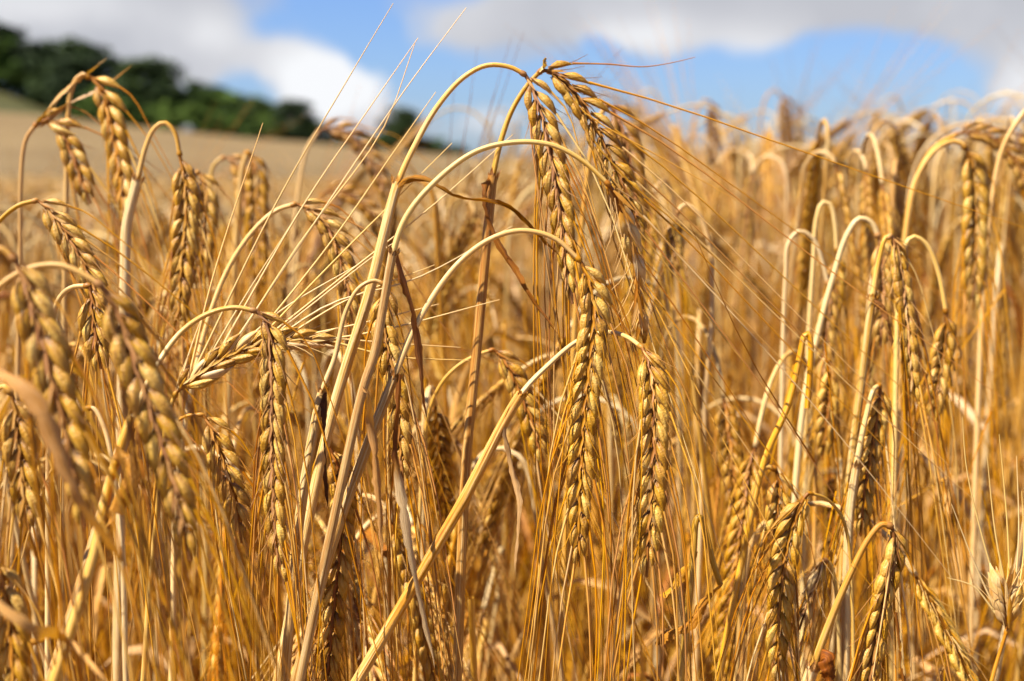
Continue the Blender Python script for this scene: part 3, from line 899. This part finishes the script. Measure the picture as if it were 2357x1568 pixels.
# ---- nearer than the focus, lower left
NEAR = 'blurred barley plants closest on the left'
plant('large blurred grey-brown ear, right one of the near pair on the left', 0.315,
      [(-160, 1568, .313), (-110, 1000, .313), (-60, 740, .313), (0, 660, .313), (70, 618, .313), (140, 612, .313), (205, 640, .313), (232, 658, .313)],
      [(232, 658), (272, 730), (320, 860), (368, 1000), (410, 1140), (438, 1290)], seed=32, size=1.12, group=NEAR, twist=0.4, fan=0.10, spread=0.28, turn=0.7, face=(0.15, -1, 0.1),
      leaves=[dict(p=[(-40, 830, .305), (20, 870, .288), (80, 925, .286), (135, 1030, .286), (205, 1170, .288), (285, 1300, .305)], w=0.0021, twist=1.0, tone=0.7, fold=0.4)])
plant('large blurred ear cut close at the left, left one of the near pair', 0.305,
      [(-330, 1568, .313), (-260, 900, .313), (-150, 650, .305), (-60, 580, .305), (0, 572, .305), (35, 600, .305)],
      [(35, 600), (72, 700), (112, 830), (150, 970), (180, 1100), (195, 1215)], seed=33, size=1.1, group=NEAR, twist=0.4, fan=0.09, spread=0.26,
      leaves=[dict(p=[(-40, 1330, .313), (20, 1395, .283), (85, 1445, .283), (160, 1475, .313), (255, 1575, .288)], w=0.0020, twist=1.4, tone=0.7, fold=0.4)])
plant('brown ear low at the left edge behind a blurred pale straw', 0.35,
      [(-90, 1568, .36), (-70, 1100, .358), (-30, 930, .354), (10, 890, .35), (25, 905, .35)],
      [(25, 905), (40, 990), (55, 1100), (68, 1220)], seed=34, group=NEAR, twist=0.5)
plant('brown blurred ear at the bottom left corner', 0.33,
      [(-160, 1620, .34), (-120, 1400, .335), (-60, 1290, .332), (-10, 1290, .33)],
      [(-10, 1290), (15, 1380), (30, 1500), (38, 1620)], seed=35, group=NEAR)
plant('bare pale straw slanting up behind the near pair with a papery torn joint', 0.345,
      [(115, 1600, .33), (210, 1300, .335), (250, 1120, .34), (282, 1015, .343), (300, 960, .345)], None, seed=36, group=NEAR, rst=0.0016, tone=0.7,
      leaves=[dict(p=[(275, 1030, .342), (300, 1050, .338), (290, 1100, .337), (255, 1180, .338), (235, 1260, .338)], w=0.003, twist=3, tone=0.6)])
plant('short thin hooked straw with a tiny empty ear tip left of the near brown ear', 0.375,
      [(290, 1568, .37), (280, 1250, .37), (262, 1090, .372), (240, 985, .374), (215, 940, .375), (198, 940, .375)], [(198, 940), (190, 965), (188, 1000)], seed=37, group=NEAR, rst=0.0009, tone=0.75, size=0.7, skip=0.5, awn_keep=0.3)
# ---- left, behind the focus
LEFT = 'blurred barley plants rising on the left'
plant('golden ear hanging from a tight hook on a thick pale straw, left third', 0.50,
      [(270, 1568, .50), (282, 900, .50), (288, 640, .50), (292, 520, .50), (318, 410, .50), (335, 340, .50), (355, 296, .50), (378, 282, .50), (402, 305, .50), (414, 358, .50)],
      [(414, 358), (428, 440), (424, 560), (416, 680), (412, 775)], col=4, seed=38, group=LEFT, size=1.15, rst=0.00115, thick=0.0021, tone=0.7, fan=0.07, etone=0.05)
plant('tall orange-brown ear in front of the dark trees at upper left', 0.55,
      [(140, 1568, .55), (148, 700, .55), (152, 480, .55), (155, 300, .55), (165, 205, .55), (185, 172, .55), (206, 176, .55)],
      [(206, 176), (238, 215), (262, 300), (282, 400), (294, 520)], seed=39, group=LEFT, size=1.3, rst=0.0014, tone=0.72, fan=0.12, etone=-0.1, face=(-0.6, -1, 0))
plant('curled orange ear left of the tall orange-brown one, awns reaching up over the trees', 0.55,
      [(20, 1568, .55), (42, 800, .55), (47, 560, .55), (48, 420, .55), (60, 320, .55), (85, 285, .55)],
      [(85, 285), (125, 285), (158, 335), (185, 400), (208, 470)], seed=40, group=LEFT, size=1.15, rst=0.0013, tone=0.72, hi=True, etone=-0.1, awn_keep=0.5,
      leaves=[dict(p=[(80, 290), (130, 225), (190, 175), (245, 135)], w=0.0014, twist=0.5, tone=0.7, fold=0.5), dict(p=[(90, 292), (160, 240), (240, 195), (312, 152)], w=0.0014, twist=0.5, tone=0.7, fold=0.5)])
plant('grey ear arching in from the left edge at mid height', 0.455,
      [(-190, 1568, .46), (-120, 900, .46), (-60, 600, .458), (0, 508, .456), (45, 472, .455), (85, 462, .455)],
      [(85, 462), (125, 500), (170, 565), (215, 650), (240, 740)], seed=41, group=LEFT, tone=0.72, fan=0.22, rst=0.0011, droop=0.0, spread=0.36)
plant('short ear under a knobbly bleached hook beside the near pair', 0.40,
      [(110, 1568, .41), (112, 1000, .41), (118, 760, .408), (135, 690, .405), (165, 662, .402), (205, 658, .40)],
      [(205, 658), (212, 700), (222, 770), (232, 850)], seed=42, group=LEFT, tone=0.85, hi=True)
plant('brown ear leaning right before the tan slope, under the lone tree', 0.72,
      [(660, 1568, .72), (672, 600, .72), (690, 420, .72), (708, 340, .72), (735, 300, .72)],
      [(735, 300), (790, 305), (840, 350), (875, 410), (895, 470)], seed=43, group=LEFT, hi=False, size=1.25, etone=-0.2, rst=0.0014, tone=0.65)
plant('dark brown drooping ear just below the ear that leans right', 0.74,
      [(690, 1568, .74), (700, 640, .74), (715, 500, .74), (745, 445, .74)], [(745, 445), (800, 450), (850, 490), (880, 560)], seed=44, group=LEFT, hi=False, size=1.2, etone=-0.2, rst=0.0013)
plant('blurred brown ear hanging along a broad pale straw left of the awn spray', 0.66,
      [(500, 1568, .66), (530, 800, .66), (548, 500, .66), (560, 380, .66), (572, 350, .66)], [(572, 350), (588, 400), (592, 500), (596, 600), (600, 680)], seed=45, group=LEFT, hi=False, size=1.25, etone=-0.15, rst=0.0022, tone=0.65)
plant('blurred ear curling over at the right of the golden hooked ear', 0.68,
      [(470, 1568, .68), (480, 700, .68), (484, 440, .68), (492, 380, .68), (515, 362, .68)], [(515, 362), (545, 385), (560, 440), (570, 520)], seed=46, group=LEFT, hi=False, size=1.15, etone=-0.1, rst=0.0015, tone=0.75)
plant('shadowed ear half hidden right behind the golden hooked ear', 0.56,
      [(400, 1568, .56), (420, 800, .56), (430, 520, .56), (440, 420, .56), (455, 395, .56)], [(455, 395), (472, 440), (470, 540), (462, 660)], seed=47, group=LEFT, hi=False, size=1.1, etone=-0.15)
# ---- right, behind the focus
BACK = 'barley plants standing against the sky on the right'
plant('orange-brown blurred ear peeping out behind the fanned brown ear at the top', 0.54,
      [(1290, 1568, .54), (1320, 800, .54), (1350, 420, .54), (1375, 280, .54), (1398, 240, .54)], [(1398, 240), (1428, 290), (1450, 370), (1462, 460), (1470, 560)], seed=48, group=BACK, hi=False, size=1.2, etone=-0.1, rst=0.0014)
plant('blurred dark ear standing highest against the blue, between two pale hooks', 1.2,
      [(1560, 1568, 1.2), (1575, 600, 1.2), (1580, 400, 1.2), (1600, 270, 1.2), (1622, 228, 1.2), (1634, 232, 1.2)], [(1634, 232), (1640, 290), (1644, 360), (1648, 430)], seed=49, group=BACK, hi=False, size=1.4, etone=-0.3, rst=0.0018)
plant('blurred dark ear below a fine looped neck, highest one right of centre', 1.25,
      [(1740, 1568, 1.25), (1748, 600, 1.25), (1750, 400, 1.25), (1752, 270, 1.25), (1765, 220, 1.25), (1785, 205, 1.25), (1797, 218, 1.25)], [(1797, 218), (1808, 280), (1818, 350), (1826, 420)], seed=50, group=BACK, hi=False, size=1.5, etone=-0.3, rst=0.0014)
plant('large blurred golden ear near the right edge under a wide pale arch', 0.58,
      [(2060, 1568, .58), (2075, 700, .58), (2090, 500, .58), (2115, 400, .58), (2160, 340, .58), (2200, 325, .58), (2222, 340, .58)], [(2222, 340), (2240, 420), (2243, 530), (2242, 640), (2240, 715)], seed=51, group=BACK, hi=False, size=1.3, etone=0.0, rst=0.0016, tone=0.7)
plant('pale straw leaning out through the right edge against the clouds', 0.60,
      [(2230, 1568, .60), (2262, 700, .60), (2282, 470, .60), (2305, 350, .60), (2335, 290, .60), (2380, 240, .60), (2430, 250, .60)], [(2430, 250), (2470, 330), (2480, 450)], seed=52, group=BACK, hi=False, rst=0.0015, tone=0.8)
plant('drooping greenish blurred ear above the large golden ear at right', 0.62,
      [(2040, 1568, .62), (2060, 800, .62), (2080, 560, .62), (2105, 420, .62), (2150, 340, .62), (2205, 308, .62)], [(2205, 308), (2260, 310), (2310, 340), (2345, 390), (2362, 450)], seed=53, group=BACK, hi=False, rst=0.0014, etone=-0.1)
plant('pale straw bent into a narrow upside-down U, right of centre', 0.58,
      [(1845, 1568, .58), (1860, 800, .58), (1872, 600, .58), (1878, 510, .58), (1893, 465, .58), (1910, 470, .58), (1922, 520, .58), (1926, 580, .58)], [(1926, 580), (1922, 660), (1915, 740)], seed=54, group=BACK, hi=False, rst=0.0012, tone=0.85)
plant('pale arched straw beginning left of the narrow bent one', 0.56,
      [(1790, 1568, .56), (1800, 900, .56), (1808, 640, .56), (1815, 560, .56), (1840, 532, .56), (1872, 550, .56), (1892, 600, .56), (1906, 655, .56)], [(1906, 655), (1905, 730), (1898, 800), (1892, 880)], seed=55, group=BACK, hi=False, rst=0.0012, tone=0.8)
plant('long pale straw curving over to the right beside the narrow bent one', 0.52,
      [(1800, 1568, .52), (1850, 930, .52), (1885, 760, .52), (1920, 630, .52), (1950, 540, .52), (1978, 503, .52), (2005, 512, .52), (2022, 545, .52)], [(2022, 545), (2030, 620), (2030, 710), (2026, 800)], seed=56, group=BACK, hi=False, rst=0.0015, tone=0.8)
plant('pale hooked straw in front of the deep shadow right of the damaged ear', 0.56,
      [(1600, 1568, .56), (1625, 900, .56), (1640, 700, .56), (1632, 560, .56), (1605, 490, .56), (1575, 470, .56), (1560, 490, .56)], [(1560, 490), (1552, 560), (1548, 640)], seed=57, group=BACK, hi=False, rst=0.0013, tone=0.8)
plant('pale straw running up beside a hanging ear, left of the lower right pair', 0.45,
      [(1640, 1640, .45), (1700, 1330, .45), (1760, 1060, .45), (1815, 930, .45), (1842, 815, .45), (1852, 772, .45), (1860, 768, .45), (1866, 790, .45), (1864, 860, .45), (1858, 940, .45)], None, seed=58, group=RIGHT_G, rst=0.0014, tone=0.62)
plant('upright straw with its tip hooked and a small brown ear, right of the damaged ear', 0.45,
      [(1690, 1620, .45), (1712, 1300, .45), (1738, 1120, .45), (1762, 1075, .45), (1785, 1080, .45)], [(1785, 1080), (1792, 1120), (1788, 1180), (1780, 1240)], seed=59, group=RIGHT_G, rst=0.0012, tone=0.7)
plant('small ear in the gap between the two tall leaning pale straws at right', 0.53,
      [(1870, 1568, .53), (1880, 1000, .53), (1888, 860, .53), (1900, 822, .53), (1908, 830, .53)], [(1908, 830), (1908, 900), (1900, 980), (1893, 1060)], seed=60, group=BACK, hi=False)


# ------------------------------------------------------------------ the rest of the stand: kinds of plant, then copies
def spine(rs, kind):
    """Centre line of a plant in its own XZ plane, root at the origin: stem points and ear points, metres."""
    H = 0.80
    ear_l = rs.uniform(0.065, 0.095)
    bend = dict(hooked=rs.uniform(2.75, 3.05), arched=rs.uniform(2.5, 2.9), nodding=rs.uniform(1.9, 2.3), leaning=rs.uniform(0.9, 1.3), upright=rs.uniform(0.25, 0.5))[kind]
    blen = dict(hooked=rs.uniform(0.03, 0.05), arched=rs.uniform(0.08, 0.13), nodding=rs.uniform(0.06, 0.09), leaning=0.08, upright=0.08)[kind]
    lean = rs.uniform(0.01, 0.09)
    ds = 0.004
    p, phi = np.array([0.0, 0, 0]), lean
    S, ph = [p.copy()], []
    L0 = H - blen * 0.55
    s = 0
    oy = rs.normal(0, 0.5)
    while s < L0 + blen + ear_l:
        if s < L0:
            phi = lean * (0.3 + 0.7 * s / L0)
        elif s < L0 + blen:
            q = (s - L0) / blen
            phi = lean + (bend - lean) * (q * q * (3 - 2 * q))
        else:
            phi = bend + (3.05 - bend) * 0.5 * (s - L0 - blen) / ear_l if bend > 1.5 else bend + 0.3 * (s - L0 - blen) / ear_l
        w = math.sin(s * 5 + oy) * 0.02
        p = p + ds * np.array([math.sin(phi), w, math.cos(phi)])
        S.append(p.copy())
        s += ds
    S = np.array(S)
    k = int((L0 + blen) / ds)
    S = S * (H / S[:, 2].max())
    return S[:k + 1], S[k:]


def fill_parts(rs, kind, grain=GRAIN_MID, lod=0):
    """The four meshes of one plant, as builders: stem, ear, beard, leaf."""
    S, E = spine(rs, kind)
    out = {}
    n = [48, 30, 14][lod]
    seg = [8, 5, 3][lod]
    st = MB()
    C = resample(S, 400)[np.round((1 - (1 - np.linspace(0, 1, n)) ** 2.2) * 399).astype(int)]
    k = int(n * (1 - (1 - rs.uniform(0.68, 0.82)) ** (1 / 2.2)))
    rst = rs.uniform(0.0008, 0.0011)
    rr = np.where(np.arange(n) <= k, rst * 1.55, rst)
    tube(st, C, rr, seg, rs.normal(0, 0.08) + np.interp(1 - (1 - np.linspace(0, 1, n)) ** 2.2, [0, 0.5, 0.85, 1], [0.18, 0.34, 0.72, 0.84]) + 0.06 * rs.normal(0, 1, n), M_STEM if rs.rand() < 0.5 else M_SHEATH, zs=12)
    out['stem'] = st
    size = rs.uniform(0.95, 1.15)
    ang = rs.uniform(0, 2 * PI)
    face = (math.cos(ang), math.sin(ang), 0.1)
    em = MB()
    A, lay = ear_layout(E, face, size, rs, rs.normal(0, 0.5), spread=rs.uniform(0.2, 0.34), turn=rs.uniform(0.4, 0.8))
    if lod < 2:
        rachis(em, A, lay, size, rs, lod == 0, 0.6)
        for g in lay:
            em.add(grain, g['M'], rs.normal(0, 0.08))
    else:
        th = np.linspace(0, 2 * PI, 6, endpoint=False)
        e = resample(E, 12)
        tube(em, e, np.interp(np.linspace(0, 1, 12), [0, .1, .8, 1], [.0015, .0048, .0042, .001]) * (1 + 0.2 * np.cos(np.arange(12) * PI)), 6, 0.42 + 0.15 * np.cos(np.arange(12) * PI), M_GRAIN)
    out['ear'] = em
    bm = MB()
    fan, dr = rs.uniform(0.07, 0.2), rs.uniform(0.0, 0.3)
    for i, g in enumerate(lay):
        if (lod == 0 and i % 5 < 3) or (lod == 1 and i % 3 == 0) or (lod == 2 and i % 4 == 0):
            awn_mesh(bm, awn_curve(g, rs.uniform(0.09, 0.14), rs, fan, dr, [6, 4, 3][lod]), [0.00028, 0.0004, 0.0007][lod], 3, 0.52 + rs.normal(0, 0.12))
    out['beard'] = bm
    lm = MB()
    c0 = C[k]
    a = rs.uniform(0, 2 * PI)
    h = np.array([math.cos(a), math.sin(a), 0])
    ln = rs.uniform(0.06, 0.16)
    drop = rs.uniform(0.5, 1.2)
    Lc = curve([c0, c0 + h * ln * 0.25 + np.array([0, 0, 0.02]), c0 + h * ln * 0.55 - np.array([0, 0, ln * 0.25 * drop]), c0 + h * ln * rs.uniform(0.5, 0.9) - np.array([0, 0, ln * drop])], [14, 8, 4][lod])
    leaf(lm, Lc, rs.uniform(0.0014, 0.003), rs.uniform(0.2, 0.85), rs, rs.uniform(1, 5), rs.uniform(0.4, 1.0))
    out['leaf'] = lm
    return out, float(S[:, 2].max()), C[k][2]


KINDS = ['arched', 'hooked', 'arched', 'nodding', 'hooked', 'arched', 'nodding', 'arched', 'hooked', 'upright', 'arched', 'nodding', 'hooked', 'nodding', 'arched', 'hooked']


def top_limit(u, rs):
    """How far above (+) or below eye height the tops reach, by direction: lower on the left where the slope shows."""
    return float(np.interp(u, [-0.40, -0.30, -0.18, -0.05, 0.02, 0.10, 0.4], [-0.005, -0.01, -0.02, -0.018, 0.014, 0.026, 0.030]))


# sight lines kept open around the traced plants (tracing grid, up to that depth)
CLEAR = [(1600, 1800, 880, 1150, 0.66), (1240, 1440, 500, 1600, 0.62), (1430, 1570, 700, 1600, 0.60), (1180, 1520, 100, 520, 0.8), (540, 700, 650, 1400, 0.55), (1730, 1900, 1080, 1600, 0.55), (1940, 2100, 1150, 1600, 0.55), (2240, 2360, 1150, 1500, 0.6), (820, 960, 600, 1100, 0.52)]


def fill_individuals(count=245):
    rs = np.random.RandomState(77)
    protos = []
    for i, kd in enumerate(KINDS):
        parts, top, _ = fill_parts(np.random.RandomState(300 + i), kd)
        ev = parts['ear'].arrays()[0]
        protos.append((kd, {k: v.mesh(k) for k, v in parts.items()}, Vector(ev.mean(0))))
    spots = []
    tries = 0
    while len(spots) < count and tries < 20000:
        tries += 1
        d = math.sqrt(rs.uniform(0.47 ** 2, 1.30 ** 2))
        u = rs.uniform(-0.43, 0.43)
        x, y = u * d, d
        if any((x - a) ** 2 + (y - b) ** 2 < 0.022 ** 2 for a, b, *_ in spots):
            continue
        lim = top_limit(u, rs)
        dz = lim * min(1.0, d) - abs(rs.normal(0, 0.055)) - 0.004
        if d < 0.62:
            dz = min(dz, rs.uniform(-0.14, -0.03))
        spots.append((x, y, d, u, max(dz, -0.17)))
    info = []
    for i, (x, y, d, u, dz) in enumerate(spots):
        for attempt in range(12):
            kd, me, ec = protos[rs.randint(len(protos))]
            tall = u > 0.03 and d > 0.75 and rs.rand() < 0.5      # the ones that stand up into the sky
            h = dz if not tall else (HORIZON - rs.uniform(225, 345)) * K * d + 0.002
            rot = (rs.normal(0, 0.05), rs.normal(0, 0.05), rs.uniform(0, 2 * PI))
            sc = Vector((1.0, 1.0, (CAM_Z + h) / 0.80))
            M = Matrix.LocRotScale(Vector((x, y, 0)), Euler(rot), sc)
            px = to_px(M @ ec)
            clear = not any(x0 < px[0] < x1 and y0 < px[1] < y1 and px[2] < far for x0, x1, y0, y1, far in CLEAR) and px[2] > 0.455
            if clear:
                break
        if not clear:
            continue
        o = empty('barley_plant', (x, y, 0))
        o.scale, o.rotation_euler = sc, rot
        eo = None
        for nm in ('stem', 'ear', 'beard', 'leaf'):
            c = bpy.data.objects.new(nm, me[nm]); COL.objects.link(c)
            c.parent = eo if nm == 'beard' else o
            if nm == 'ear':
                eo = c
        info.append((o, kd, px, px[2]))
    label_fill(info)


def label_fill(info):
    """Say of each plant of the stand how it looks and which traced plant it stands next to."""
    marks = [('golden centre ear', 1345, 950), ('ear right of the centre ear', 1500, 1050), ('top fanned ear', 1370, 300), ('damaged empty ear', 1460, 600), ('greyish ear crossed by stems', 905, 900),
             ('grey-green ear on the left', 625, 1000), ('sideways ear with the awn spray', 600, 800), ('near right blurred ear', 340, 950), ('near left blurred ear', 110, 900), ('golden hooked ear', 425, 560),
             ('orange-brown tall ear', 270, 350), ('half-blurred drooping ear', 770, 600), ('large golden ear at right', 2240, 520), ('lower right curving ear', 1805, 1350), ('ear on the bright slanting straw', 2030, 1400),
             ('bleached stubby ear', 2315, 1390), ('highest dark looped ear', 1810, 320), ('highest dark ear against blue', 1640, 330), ('narrow bent pale straw', 1900, 520), ('ear on the long pale arch', 2165, 850), ('deep golden low ear', 775, 1300),
             ('small ear behind the slanting stem', 1200, 920), ('pale straw at the right edge', 2300, 400), ('grey ear at the left edge', 160, 570), ('bent straw with folded leaf', 1610, 1300)]
    look = dict(arched='arched', hooked='tightly hooked', nodding='nodding', leaning='leaning', upright='upright')
    seen = {}
    rows = []
    for o, kd, (px, py, _), d in info:
        m = min(marks, key=lambda q: (q[1] - px) ** 2 + (q[2] - py) ** 2)
        ax, ay = px - m[1], py - m[2]
        rel = ('right of' if ax > 0 else 'left of') if abs(ax) > 0.8 * abs(ay) else ('below' if ay > 0 else 'above')
        blur = 'lightly blurred' if d < 0.62 else 'blurred' if d < 0.9 else 'very blurred'
        key = (blur, look[kd], rel, m[0])
        seen.setdefault(key, []).append((math.hypot(ax, ay), o))
    nth = ['closest', 'second', 'third', 'fourth', 'fifth', 'sixth', 'seventh', 'eighth', 'ninth', 'tenth']
    for (blur, lk, rel, mk), lst in seen.items():
        lst.sort(key=lambda q: q[0])
        for j, (_, o) in enumerate(lst):
            if len(lst) == 1:
                lab = f'{blur} {lk} barley {rel} the {mk}'
            else:
                lab = f'{blur} {lk} barley, {nth[min(j, 9)]} such {rel} the {mk}'
            tag(o, lab, 'barley plant', 'blurred barley plants filling the stand behind')


fill_individuals()


# ------------------------------------------------------------------ what nobody could count: the mass behind, unseen shading plants, and the straw underneath
def rot_z(a, s, loc, tilt=(0, 0)):
    M = Matrix.Translation(Vector(loc)) @ Matrix.Rotation(a, 4, 'Z') @ Matrix.Rotation(tilt[0], 4, 'X') @ Matrix.Diagonal((1, 1, s, 1))
    return np.array(M)


def mass():
    rs = np.random.RandomState(99)
    lod1 = []
    for i in range(10):
        p, _, _ = fill_parts(np.random.RandomState(500 + i), KINDS[i], GRAIN_LOW, 1)
        m = MB()
        for v in p.values():
            m.add(v.arrays())
        lod1.append(m.arrays())
    lod2 = []
    for i in range(8):
        p, _, _ = fill_parts(np.random.RandomState(600 + i), KINDS[i], None, 2)
        m = MB()
        for v in p.values():
            m.add(v.arrays())
        lod2.append(m.arrays())
    out = MB()
    for lo, hi, cnt, lib in ((1.32, 3.2, 1500, lod1), (3.2, 13.0, 6000, lod2)):
        for i in range(cnt):
            d = math.sqrt(rs.uniform(lo * lo, hi * hi))
            u = rs.uniform(-0.46, 0.46)
            lim = top_limit(u, rs) + (0.0 if d < 2 else 0)
            if u > 0.0 and rs.rand() < 0.3 and d < 4:
                dz = rs.uniform(0.02, 0.10) * min(1.0, 0.5 + d / 4)
            else:
                dz = lim - abs(rs.normal(0, 0.045)) - (0.02 if u < 0 else -0.015)
            out.add(lib[rs.randint(len(lib))], rot_z(rs.uniform(0, 2 * PI), (CAM_Z + dz) / 0.80, (u * d, d, float(ground_z(np.array(u * d), np.array(d)))), (rs.normal(0, 0.05), 0)), rs.normal(0.0, 0.08))
    placed = 0  # unseen barley beside and behind the camera, added to shade the lower crop
    while placed < 330:
        x, y = rs.uniform(-1.2, 0.55), rs.uniform(-0.75, 1.2)
        if math.hypot(x, y) < 0.20 or abs(x) < 0.42 * y + 0.14 and y > -0.15:
            continue
        placed += 1
        out.add(lod1[rs.randint(len(lod1))], rot_z(rs.uniform(0, 2 * PI), (CAM_Z - abs(rs.normal(0.0, 0.05)) - 0.01) / 0.80, (x, y, 0), (rs.normal(0, 0.05), 0)), rs.normal(0.0, 0.08))
    o = out.build('barley_mass')
    tag(o, 'soft blurred mass of ripe barley filling the field behind the nearer plants and out of view around the camera', 'barley', kind='stuff')


mass()


def undergrowth():
    """Bare straws, drooping dry blades and stray awns between the plants."""
    rs = np.random.RandomState(55)
    m = MB()
    for i in range(1500):
        d = math.sqrt(rs.uniform(0.45 ** 2, 1.8 ** 2))
        u = rs.uniform(-0.45, 0.45)
        b = np.array([u * d, d, 0])
        h = CAM_Z - rs.uniform(0.07, 0.34) - (0.05 if d < 0.6 else 0)
        ln = rs.normal(0, 0.09, 2)
        C = curve([b, b + np.array([ln[0] * .3, ln[1] * .3, h * .5]), b + np.array([ln[0], ln[1], h])], 9)
        tube(m, C, np.linspace(0.0017, 0.0010, 9) * rs.uniform(0.8, 1.2), 6, np.linspace(0.1, 0.45, 9) + rs.uniform(-0.1, 0.25), M_SHEATH if rs.rand() < 0.6 else M_STEM, zs=12)  # tone drops towards the ground, painting shade into the low straw
        if rs.rand() < 0.8:
            p = C[rs.randint(4, 9)]
            a = rs.uniform(0, 2 * PI)
            hd = np.array([math.cos(a), math.sin(a), 0]) * rs.uniform(0.02, 0.08)
            L = rs.uniform(0.05, 0.16)
            leaf(m, curve([p, p + hd * .4 + (0, 0, .015), p + hd * .8 - (0, 0, L * .4), p + hd - (0, 0, L)], 10), rs.uniform(0.0012, 0.003), rs.uniform(0.1, 0.8), rs, rs.uniform(1, 6), rs.uniform(0.4, 1.0))
    for i in range(1300):
        d = math.sqrt(rs.uniform(0.44 ** 2, 1.5 ** 2))
        u = rs.uniform(-0.45, 0.45)
        p = np.array([u * d, d, CAM_Z - rs.uniform(0.05, 0.30)])
        v = unit(np.array([rs.normal(0, 0.28), rs.normal(0, 0.28), -1])) * rs.uniform(0.07, 0.14)
        if rs.rand() < 0.08:
            v = unit(rs.normal(0, 1, 3)) * 0.1
        awn_mesh(m, curve([p, p + v * .5 + rs.normal(0, .003, 3), p + v], 6), 0.00030, 3, rs.uniform(0.3, 0.75))
    o = m.build('dry_straw')
    tag(o, 'tangle of bare golden straw, dry blades and loose awns between the barley plants', 'straw', kind='stuff')


undergrowth()
